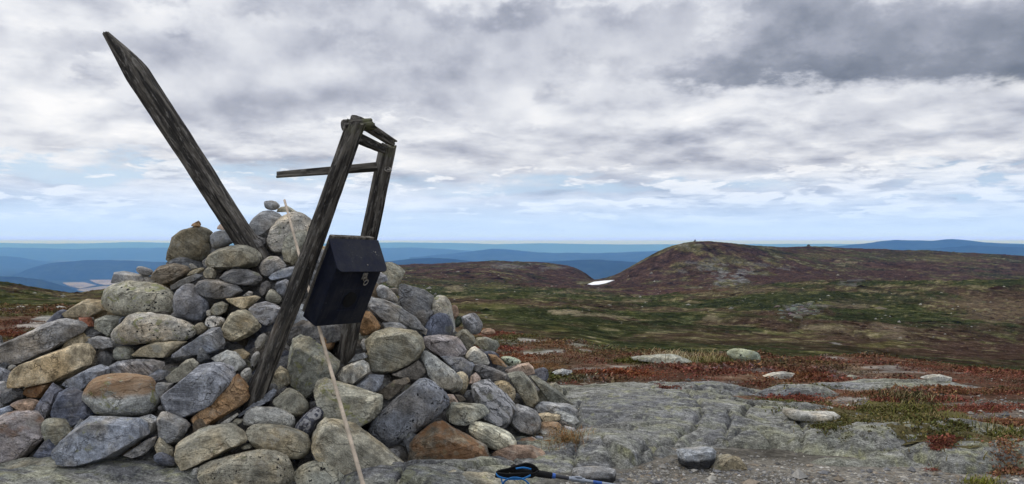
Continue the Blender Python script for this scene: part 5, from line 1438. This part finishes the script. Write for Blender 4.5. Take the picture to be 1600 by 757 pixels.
# the faint dark emblem: a square outline round a disc
bm = bmesh.new()
cx0, cz0, hw = BW * .52, BHF * .44, .066
for (xa, xb, za, zb) in ((-hw, hw, hw - .004, hw), (-hw, hw, -hw, -hw + .004), (-hw, -hw + .004, -hw + .004, hw - .004), (hw - .004, hw, -hw + .004, hw - .004)):
    box_mesh(bm, None, (cx0 + xa, -.0025, cz0 + za), (cx0 + xb, .001, cz0 + zb))
em = child('emblem', bm, M_BOXLID, mbx, 30, False)
bm = bmesh.new(); g = bmesh.ops.create_cone(bm, cap_ends=True, segments=32, radius1=.046, radius2=.046, depth=.004)
for v in g['verts']: v.co = Vector((cx0 + v.co.x, v.co.z - .001, cz0 + v.co.y))
bmesh.ops.recalc_face_normals(bm, faces=bm.faces)
child('disc', bm, M_EMBLEM, em, 30)
# the board it is screwed to belongs to the frame
q0, q1 = MB @ Vector((BW * .5, DEP + .020, .02)), MB @ Vector((BW * .5, DEP + .020, HB + .012))
timber('backing_board', q0, q1, BW * .94, .024, fr, 41, .12, 0., (1, 1), None, 9, .15, ragged=.002, na=24, side=-bk)
# a pale bracket bolted to the rear post
bq = ray(606, 265, 4.40)
bm = bmesh.new(); torus(bm, Vector((0, 0, 0)), .017, .0045, tilt=.2, sq=.72); box_mesh(bm, None, (-.006, -.004, -.006), (.02, .02, .004), .001)
br = from_bm('bracket', bm, M_STEEL, fr, bq - fr.location, 40)

# ------------------------------------------------------------------ the thin pale cane
def tube(bm, pts, rads, na=12):
    """a round rod through pts; the ends are closed"""
    rings = []
    up = Vector((0, 0, 1))
    for i, p in enumerate(pts):
        t = (pts[min(i + 1, len(pts) - 1)] - pts[max(i - 1, 0)]).normalized()
        u = t.cross(up if abs(t.z) < .9 else Vector((0, 1, 0))).normalized(); w = u.cross(t)
        rings.append([bm.verts.new(p + (u * math.cos(2 * math.pi * k / na) + w * math.sin(2 * math.pi * k / na)) * rads[i]) for k in range(na)])
    for a, b in zip(rings, rings[1:]):
        for k in range(na): bm.faces.new((a[k], a[(k + 1) % na], b[(k + 1) % na], b[k]))
    bm.faces.new(rings[0][::-1]); bm.faces.new(rings[-1])
    bmesh.ops.recalc_face_normals(bm, faces=bm.faces)


c0, c1 = ray(571, 770, 3.66), ray(444.5, 313, 4.89)
c0 = c0 + (c0 - c1).normalized() * .12
bm = bmesh.new(); pts, rads = [], []
for k in range(61):
    t = k / 60; p = c0.lerp(c1, t) - Vector((0, 0, .012 * math.sin(t * math.pi)))
    pts.append(p - c0); rads.append((.0108 - .0036 * t) * (1 + (.07 if k % 9 == 4 else 0)) * (1 + .03 * math.sin(k * 1.7)))
tube(bm, pts, rads)
tag(from_bm('cane', bm, M_CANE, None, c0, 40), 'thin pale wooden cane leaning up the cairn and passing behind the letterbox', 'cane')

# ------------------------------------------------------------------ the trekking pole
g0, g1 = ray(800, 734, 3.72), ray(966, 759.5, 3.76)
tp = empty('trekking_pole', g0)
tag(tp, 'trekking pole with black grip and blue strap lying at the cairn foot', 'trekking pole')
ax = (g1 - g0).normalized()
at = lambda px: g0 + ax * ((px - 800) / 166 * (g1 - g0).length) - g0
def rod(name, mat, x0, x1, r0, r1, bulge=None, par=tp):
    bm = bmesh.new(); n = 14
    pts = [at(x0 + (x1 - x0) * k / n) for k in range(n + 1)]
    rr = [(r0 + (r1 - r0) * k / n) * (1 + (bulge(k / n) if bulge else 0)) for k in range(n + 1)]
    tube(bm, pts, rr, 16); return from_bm(name, bm, mat, par, None, 40)
rod('grip', M_GRIP, 798, 846, .021, .0155, lambda t: .32 * math.exp(-((t - .08) / .16) ** 2) + .05 * math.sin(t * 22) - .35 * (t < .04))
rod('foam_sleeve', M_GRIP, 846, 862, .0165, .0150, lambda t: .04 * math.sin(t * 30))
rod('collar', M_SHAFTB, 862, 867, .0135, .0125)
rod('upper_shaft', M_SHAFTK, 867, 888, .0095, .0095)
rod('upper_shaft', M_SHAFT, 888, 892, .0097, .0097)['label'] = 'silver ring section of the shaft'
cl = rod('clamp', M_SHAFT, 892, 913, .0125, .0118, lambda t: .08 * math.sin(t * 9))
bm = bmesh.new(); M_ = Matrix.Translation(at(898) + Vector((0, -.004, .011))) @ ax.to_track_quat('X', 'Z').to_matrix().to_4x4()
box_mesh(bm, M_, (0, -.006, -.002), (.034, .006, .006), .002); from_bm('lever', bm, M_SHAFT, cl, None, 40)
rod('lower_shaft', M_SHAFT, 913, 926, .0082, .0082)
rod('lower_shaft', M_SHAFTB, 926, 940, .0084, .0084)['label'] = 'blue printed section of the shaft'
rod('lower_shaft', M_SHAFT, 940, 1040, .0080, .0075)
def ribbon(name, mat, P, width, par, wdir, thick=.003):
    """a strap of webbing: a thin band swept along P"""
    bm = bmesh.new(); pr = []
    Q = []
    for i in range(len(P) - 1):
        a, b, c, d = P[max(i - 1, 0)], P[i], P[i + 1], P[min(i + 2, len(P) - 1)]
        for k in range(6):
            t = k / 6; Q.append(.5 * ((2 * b) + (c - a) * t + (2 * a - 5 * b + 4 * c - d) * t * t + (3 * b - a - 3 * c + d) * t ** 3))
    Q.append(P[-1])
    for i, p in enumerate(Q):
        t = (Q[min(i + 1, len(Q) - 1)] - Q[max(i - 1, 0)]).normalized()
        w = (wdir - t * wdir.dot(t)).normalized(); n = t.cross(w)
        pr.append([bm.verts.new(p + w * width * a + n * thick * b) for a, b in ((-.5, -.5), (.5, -.5), (.5, .5), (-.5, .5))])
    for a, b in zip(pr, pr[1:]):
        for k in range(4): bm.faces.new((a[k], a[(k + 1) % 4], b[(k + 1) % 4], b[k]))
    bm.faces.new(pr[0]); bm.faces.new(pr[-1]); bmesh.ops.recalc_face_normals(bm, faces=bm.faces)
    return from_bm(name, bm, mat, par, None, 60)
S_ = lambda px, py, d: ray(px, py, d) - g0
st_ = ribbon('strap', M_GRIP, [S_(838, 738, 3.70), S_(833, 731, 3.69), S_(822, 727.5, 3.69), S_(808, 731, 3.685), S_(792, 736, 3.68), S_(778, 739, 3.67), S_(776, 742, 3.66), S_(792, 744, 3.65), S_(815, 743, 3.65), S_(832, 743, 3.66), S_(839, 739, 3.68)], .034, tp, Vector((.2, -.5, .75)), .005)
ribbon('strap_edge', M_BLUE, [S_(775, 740, 3.655), S_(779, 745, 3.63), S_(792, 748.5, 3.62), S_(806, 749, 3.62), S_(818, 748, 3.62), S_(829, 743, 3.64)], .008, st_, Vector((0, -.3, 1)))
ribbon('strap_edge', M_BLUE, [S_(783, 748, 3.63), S_(786, 757, 3.62), S_(789, 752, 3.6), S_(800, 747, 3.59), S_(814, 748, 3.58), S_(824, 754, 3.57), S_(829, 764, 3.56), S_(815, 772, 3.55)], .010, st_, Vector((.2, -.6, .7)))
ribbon('strap_edge', M_BLUE, [S_(806, 732.5, 3.665), S_(818, 731, 3.66), S_(830, 733.5, 3.665)], .006, st_, Vector((0, -.4, 1)), .004)

# ------------------------------------------------------------------ grass tufts, low plants and gravel
def blades(n, h, spread, lean, col, seed, wid=.004, var=.3):
    r = np.random.default_rng(seed); V, Fc, Tn = [], [], []
    for i in range(n):
        b = np.array([r.normal() * spread, r.normal() * spread, -.01]); hh = h * r.uniform(.5, 1.15); th = r.uniform(0, 2 * math.pi)
        ln = r.uniform(.15, 1.) * lean * hh; dx = np.array([math.cos(th), math.sin(th), 0]); sd = np.array([-dx[1], dx[0], 0]) * wid
        if r.random() < .3: cc = np.array((.24, .19, .10))
        else: cc = np.array(col)
        k = len(V); c = cc * (1 + r.uniform(-var, var)) * np.array([1 + r.uniform(-.12, .12), 1, 1])
        for t, w in ((0, 1.), (.5, .8), (.85, .45)):
            p = b + dx * ln * t ** 1.7 + np.array([0, 0, hh * (t - .25 * lean * t * t)])
            V += [p - sd * w, p + sd * w]; Tn += [c, c]
        p = b + dx * ln + np.array([0, 0, hh * (1 - .28 * lean)]); V.append(p); Tn.append(c)
        Fc += [(k, k + 1, k + 3), (k, k + 3, k + 2), (k + 2, k + 3, k + 5), (k + 2, k + 5, k + 4), (k + 4, k + 5, k + 6)]
    return np.array(V), np.array(Fc), np.array(Tn)


TUFTS = [('dry orange grass tuft in the corner between the cairn and the bedrock', 885, 716, 4.45, .11, 170, .055, 1.2, (.30, .17, .075), .0022),
         ('bleached pale grass tuft leaning over the low rock behind the bedrock', 1045, 566, 12.15, .20, 110, .14, 1.0, (.46, .40, .25), .006),
         ('small pale grass tuft among green heather right of the bleached one', 1112, 567, 12.0, .22, 50, .12, .9, (.36, .30, .15), .005),
         ('dark green heather tuft standing on the flat grey rock in the red heath', 1415, 623, None, .10, 240, .13, 1.1, (.045, .045, .02), .006),
         ('yellow green tussock below the dark heather tuft on the right', 1425, 645, None, .09, 260, .20, 1.1, (.14, .13, .035), .006),
         ('olive tussock beside the long whitish boulder', 1350, 657, None, .07, 180, .14, 1.2, (.12, .105, .035), .005),
         ('green tussock at the right edge beyond the bedrock', 1592, 690, None, .10, 220, .09, 1.0, (.10, .11, .025), .005),
         ('yellow green tuft growing at the foot of the yellow lichen bedrock', 1540, 757, None, .07, 130, .045, 1.0, (.15, .16, .03), .004),
         ('olive tussock in the gravel right of the long whitish boulder', 1490, 682, None, .06, 220, .18, 1.2, (.13, .115, .04), .005)]
for i, (lab, px, py, d, h, n, sp, ln, col, wd) in enumerate(TUFTS):
    if d is None:
        d = CAMZ * F / (py - CY)
        for _ in range(8): d = (CAMZ - float(near_z((px - CX) / F * d, d)[0])) * F / (py - CY)
    if d > 7.2: d = ground_hit(px, py, 5, 30).y
    x = (px - CX) / F * d
    V, Fc, Tn = blades(int(n * 2.2), h * .85, sp, ln, col, 700 + i, wd * .55)
    bm = bmesh.new(); bmesh.ops.create_uvsphere(bm, u_segments=20, v_segments=10, radius=1)
    dv = np.array([v.co[:] for v in bm.verts]) * np.array([sp * 1.9, sp * 1.9, h * .11]) * (1 + .25 * rng.normal(size=(len(bm.verts), 1)) * .4)
    bmesh.ops.triangulate(bm, faces=bm.faces); bm.verts.index_update(); df = np.array([[v.index for v in f.verts] for f in bm.faces]); bm.free()
    if i < 3: dv = dv * .3
    Fc = np.concatenate([Fc, df + len(V)]); V = np.concatenate([V, dv]); Tn = np.concatenate([Tn, np.tile(np.array(col) * .35 + np.array((.045, .038, .026)), (len(dv), 1))])
    z0_ = near_z(x + V[:, 0], d + V[:, 1]); z_ = float(near_z(x, d)[0]); V[:, 2] += np.clip(z0_ - z_, -.1, .1)
    o = link('grass_tuft', mesh_np('grass_tuft', V, Fc, M_PLANT, False, np.clip(Tn, .01, .9)), None, (x, d, z_)); tag(o, lab, 'plant' if 'bearberry' in lab else 'grass tuft')


def low_plants():
    r = np.random.default_rng(77)
    n = 62000
    px = np.concatenate([r.uniform(730, 1640, n), r.uniform(-60, 190, n // 6)])
    d = np.concatenate([6.2 * (25 / 6.2) ** r.random(n), 7.5 * (22 / 7.5) ** r.random(n // 6)])
    x = (px - CX) / F * d; z = ground_z(x, d); t = ground_tint(x, d, z)
    # low growth in the seams of the bedrock
    SE = [(1045, 617, 30, 3.5, RED, 700), (1240, 625, 40, 5, RED, 700), (1300, 642, 26, 4, RED2, 500), (1468, 695, 17, 3, RED, 500), (1310, 668, 44, 5, OLIVE, 800), (1245, 634, 40, 4, OLIVE, 500), (1360, 618, 60, 4, RED2, 600), (1440, 626, 60, 4, RED, 700), (1560, 662, 50, 5, RED2, 800), (1420, 668, 50, 4, OLIVE, 700), (1550, 690, 50, 5, OLIVE, 700), (1500, 612, 70, 4, RED2, 700),
          (1340, 655, 40, 4, OLIVE, 600), (1400, 640, 60, 6, OLIVE, 900), (1385, 626, 20, 2.5, RED, 300), (1575, 708, 30, 3, RED2, 300), (1500, 682, 44, 4, OLIVE, 600), (1530, 640, 60, 6, RED, 900), (1460, 660, 50, 5, (.15, .12, .05), 500), (1260, 608, 40, 3, OLIVE, 400)]
    ex = []
    for qx, qy, ax_, ay_, cl_, nn in SE:
        gx = qx + r.normal(size=nn) * ax_ * .5; gy = qy + r.normal(size=nn) * ay_ * .5; gd = CAMZ * F / (gy - CY)
        for _ in range(3): gd = (CAMZ - near_z((gx - CX) / F * gd, gd)) * F / (gy - CY)
        ex.append((gx, gd, np.tile(np.array(cl_), (nn, 1))))
    sat = (t.max(1) - t.min(1)) / t.max(1); hole = fbm2(x * 1.1, d * 1.1, 4, 98); ok = (sat > .36) & (hole + r.uniform(-.3, .3, len(x)) > -.16) & (rock_cover(x, d) < -.02) & (base_z(x, d) > -1.75)
    for qx, qy, qd, rx_, ry_ in ((1160, 556, 12.1, 30, 13), (1033, 560, 12.6, 54, 10), (877, 583, 12, 20, 6)):
        py_ = CY + F * (CAMZ - z) / d; ok &= ~((np.abs(px - qx) < rx_) & (np.abs(py_ - qy) < ry_ + 6) & (d < qd) & (d > qd - 1.8))
    x, d, z, t = x[ok], d[ok], z[ok], t[ok]
    for gx, gd, gt in ex:
        qx_ = (gx - CX) / F * gd; x = np.concatenate([x, qx_]); d = np.concatenate([d, gd]); z = np.concatenate([z, near_z(qx_, gd)]); t = np.concatenate([t, gt])
    m = len(x); K = 7
    g = (t[:, 1] > t[:, 0] * .8).astype(float)
    sz = (.016 + .0024 * d) * r.uniform(.5, 1.3, m) * (1 + .9 * np.clip(fbm2(x * 2.2, d * 2.2, 3, 99) * 1.6, -.5, 1))
    P = np.stack([x, d, z], 1)[:, None, :] + np.concatenate([r.normal(size=(m, K, 2)) * .6, r.uniform(.0, .5, (m, K, 1))], 2) * sz[:, None, None]
    a = r.normal(size=(m, K, 3)); a[..., 2] = np.abs(a[..., 2]) * .6 + .2; a /= np.linalg.norm(a, axis=2, keepdims=True)
    b = np.cross(a, r.normal(size=(m, K, 3))); b /= np.linalg.norm(b, axis=2, keepdims=True)
    s = (sz[:, None] * r.uniform(.30, .6, (m, K)))[..., None]
    V = np.stack([P - b * s * .5, P + b * s * .5, P + a * s], 2).reshape(-1, 3)
    c = t[:, None, :] * 1.5 * r.uniform(.5, 1.35, (m, K, 1)) * (1 + r.uniform(-.16, .16, (m, K, 3)))
    c = np.repeat(c.reshape(-1, 3), 3, 0)
    o = link('low_plants', mesh_np('low_plants', V, np.arange(len(V)).reshape(-1, 3), M_PLANT, False, np.clip(c, .008, .8)))
    tag(o, 'red, rusty and olive dwarf shrubs covering the heath', kind='stuff'); print('plants', m)


low_plants()


def moor_scatter():
    """knee-high shrubs and loose stones over the valley: too many and too small to pick apart"""
    r = np.random.default_rng(81)
    O = np.array([[1, 0, 0], [.3, .95, 0], [-.8, .6, 0], [-.8, -.6, 0], [.3, -.95, 0], [.1, .1, 1.]], float)
    Fo = np.array([[0, 1, 5], [1, 2, 5], [2, 3, 5], [3, 4, 5], [4, 0, 5]])
    for name, n, lab in (('moor_shrubs', 15000, 'low dark shrubs scattered over the green valley and the hills'), ('moor_stones', 1500, 'small pale stones scattered over the valley and the hills')):
        px = r.uniform(-200, 1800, n); d = 85 * (600 / 85) ** (r.random(n) ** .9); x = (px - CX) / F * d
        k = fbm2(x * .03, d * .03, 3, 83) + fbm2(x * .12, d * .12, 2, 84) * .6; ok = k + r.uniform(-.4, .4, n) > .02
        x, d = x[ok], d[ok]; m = len(x); z = ground_z(x, d); t = ground_tint(x, d, z)
        if name == 'moor_shrubs':
            w = (.12 + .0016 * d) * np.exp(r.normal(size=m) * .5); hh = w * r.uniform(.14, .38, m); c = t * r.uniform(.35, 1.1, (m, 1)) * (1 + r.uniform(-.15, .15, (m, 3)))
        else:
            w = (.05 + .0011 * d) * np.exp(r.normal(size=m) * .45); hh = w * r.uniform(.4, .8, m); c = np.array((.24, .235, .21)) * r.uniform(.5, 1.2, (m, 1))
        V = O[None] * np.stack([w, w, hh], 1)[:, None, :] * r.uniform(.6, 1.3, (m, 6, 1)) + np.stack([x, d, z - .02], 1)[:, None, :]
        o = link(name, mesh_np(name, V.reshape(-1, 3), (Fo[None] + (np.arange(m) * 6)[:, None, None]).reshape(-1, 3), M_PLANT, False, np.clip(np.repeat(c, 6, 0), .006, .6)))
        tag(o, lab, kind='stuff')


moor_scatter()


def gravel():
    r = np.random.default_rng(78); n = 44000
    px = r.uniform(640, 1640, n); py = 585 + (775 - 585) * r.random(n) ** .75; d = CAMZ * F / (py - CY); x = (px - CX) / F * d
    rc = rock_cover(x, d)
    den = fbm2(x * 1.3, d * 1.3, 3, 79)
    ok = (rc < -.03) & (den + r.uniform(-.5, .5, n) > -.12) & ((d < 6.0) | (r.random(n) < .35)) & (cone_z(x, d) < -.12)
    x, d = x[ok], d[ok]; m = len(x); z = near_z(x, d)
    s = .0030 * np.exp(r.normal(size=m) * .62) * (1 + (d - 4) * .12)
    big = r.random(m) < .03; s[big] *= 2.4
    O = np.array([[1, 0, 0], [0, 1, 0], [-1, 0, 0], [0, -1, 0], [0, 0, 1], [0, 0, -1]], float)
    Fo = np.array([[0, 1, 4], [1, 2, 4], [2, 3, 4], [3, 0, 4], [1, 0, 5], [2, 1, 5], [3, 2, 5], [0, 3, 5]])
    th = r.uniform(0, 6.3, m); sc = np.stack([s * r.uniform(1, 1.9, m), s * r.uniform(.8, 1.2, m), s * r.uniform(.45, .9, m)], 1)
    V = O[None] * sc[:, None, :] * r.uniform(.7, 1.3, (m, 6, 1))
    V = np.stack([V[..., 0] * np.cos(th)[:, None] - V[..., 1] * np.sin(th)[:, None], V[..., 0] * np.sin(th)[:, None] + V[..., 1] * np.cos(th)[:, None], V[..., 2]], -1)
    V += np.stack([x, d, z + sc[:, 2] * .25], 1)[:, None, :]
    pal = np.array([(.26, .25, .23), (.17, .17, .175), (.36, .34, .30), (.22, .185, .145), (.50, .48, .45), (.12, .115, .11)])
    c = pal[r.choice(6, m, p=[.32, .26, .13, .17, .02, .10])] * r.uniform(.75, 1.25, (m, 1))
    o = link('gravel', mesh_np('gravel', V.reshape(-1, 3), (Fo[None] + (np.arange(m) * 6)[:, None, None]).reshape(-1, 3), M_PEBBLE, False, np.repeat(c, 6, 0)))
    tag(o, 'grey gravel and chips of stone in front of the bedrock', kind='stuff'); print('pebbles', m)


gravel()


# ---- rocks too far to pick apart
def heap(name, label, cat, px, py, d, items, seed, flags=''):
    """a far heap or outcrop: several stones in one mesh; items = (dx, up, half width, half height) in metres"""
    x = (px - CX) / F * d; z = float(ground_z(x, d)[0])
    root = empty(name, (x, d, z)) if len(items) > 8 else None
    V, Fc, b = [], [], 0
    for i, (dx, up, hw, hh, *dyy) in enumerate(items):
        a = np.linspace(0, 2 * math.pi, 9, endpoint=False); r = np.random.default_rng(seed + i); q = r.uniform(.8, 1.15, 9)
        me = stone_mesh('t', np.stack([np.cos(a) * hw * q, np.sin(a) * hh * q], 1), min(hw, hh * 1.3), True, seed + i, 20, 10)
        co = np.empty(len(me.vertices) * 3, np.float32); me.vertices.foreach_get('co', co); fi = np.empty(len(me.polygons) * 3, np.int32); me.loops.foreach_get('vertex_index', fi)
        co = co.reshape(-1, 3); dy = dyy[0] if dyy else r.uniform(-.5, .5) * hw
        gz = float(ground_z(x + dx, d + dy)[0]) - z if not dyy else 0
        if root:
            me2 = mesh_np('stone', co, fi.reshape(-1, 3), M_STONE, True); so = link('stone', me2, root, (dx, dy, up + gz)); skin(so, 'g', flags); so.color = (*[q * r.uniform(.7, 1.1) for q in (.17, .17, .155)], 1); bpy.data.meshes.remove(me); continue
        V.append(co + np.array([dx, dy, up + gz])); Fc.append(fi.reshape(-1, 3) + b); b += len(co); bpy.data.meshes.remove(me)
    if root: return tag(root, label, cat)
    o = link(name, mesh_np(name, np.concatenate(V), np.concatenate(Fc), M_STONE, True), None, (x, d, z)); skin(o, 'g', flags); return tag(o, label, cat)


o = heap('cairn', 'tiny cairn on the rounded top of the big brown hill', 'cairn', 1086, None, 668, [(0, .3, 1.6, .9), (-.7, .2, 1.0, .7), (.8, .2, .9, .6), (0, 1.1, .8, .6), (.1, 1.8, .4, .4)], 1200, 'k'); o.color = (.09, .085, .08, 1)
o = heap('cairn', 'small dark summit heap with a knob, farther right along the brown ridge', 'cairn', 1263, None, 846, [(0, .2, 4.5, 1.5), (-3, 0, 3, 1.), (3, 0, 3, .9), (.3, 1.6, 1.7, 1.2), (-9, .2, 1.4, 1.0), (.4, 2.5, .8, .7), (-6, 0, 2.2, .7)], 1220, 'k'); o.color = (.07, .066, .06, 1)
r_ = np.random.default_rng(9)
_c = ground_hit(1248, 484); _it = []
for k in range(46):
    t = r_.normal(size=2); q = ground_hit(1248 + 20 * float(t[0]), 483 + 5.5 * float(t[1]) - 4. * float(t[0]) * .12); h_ = float(r_.uniform(.25, 1.) * _c.y / 170)
    _it.append((q.x - _c.x, q.z - _c.z, h_, h_ * float(r_.uniform(.25, .5)), q.y - _c.y))
o = heap('outcrop', 'grey rock outcrop on the near green hillside right of centre', 'rock outcrop', 1248, None, _c.y, _it, 1240, 'l')
o = heap('outcrop', 'small grey rock on the skyline of the near green hill', 'rock outcrop', 1331, None, 268, [(0, -.1, 3.0, .6), (-3, -.1, 2.0, .4), (2.6, -.1, 2.0, .45)], 1270, ''); o.color = (.10, .10, .095, 1)
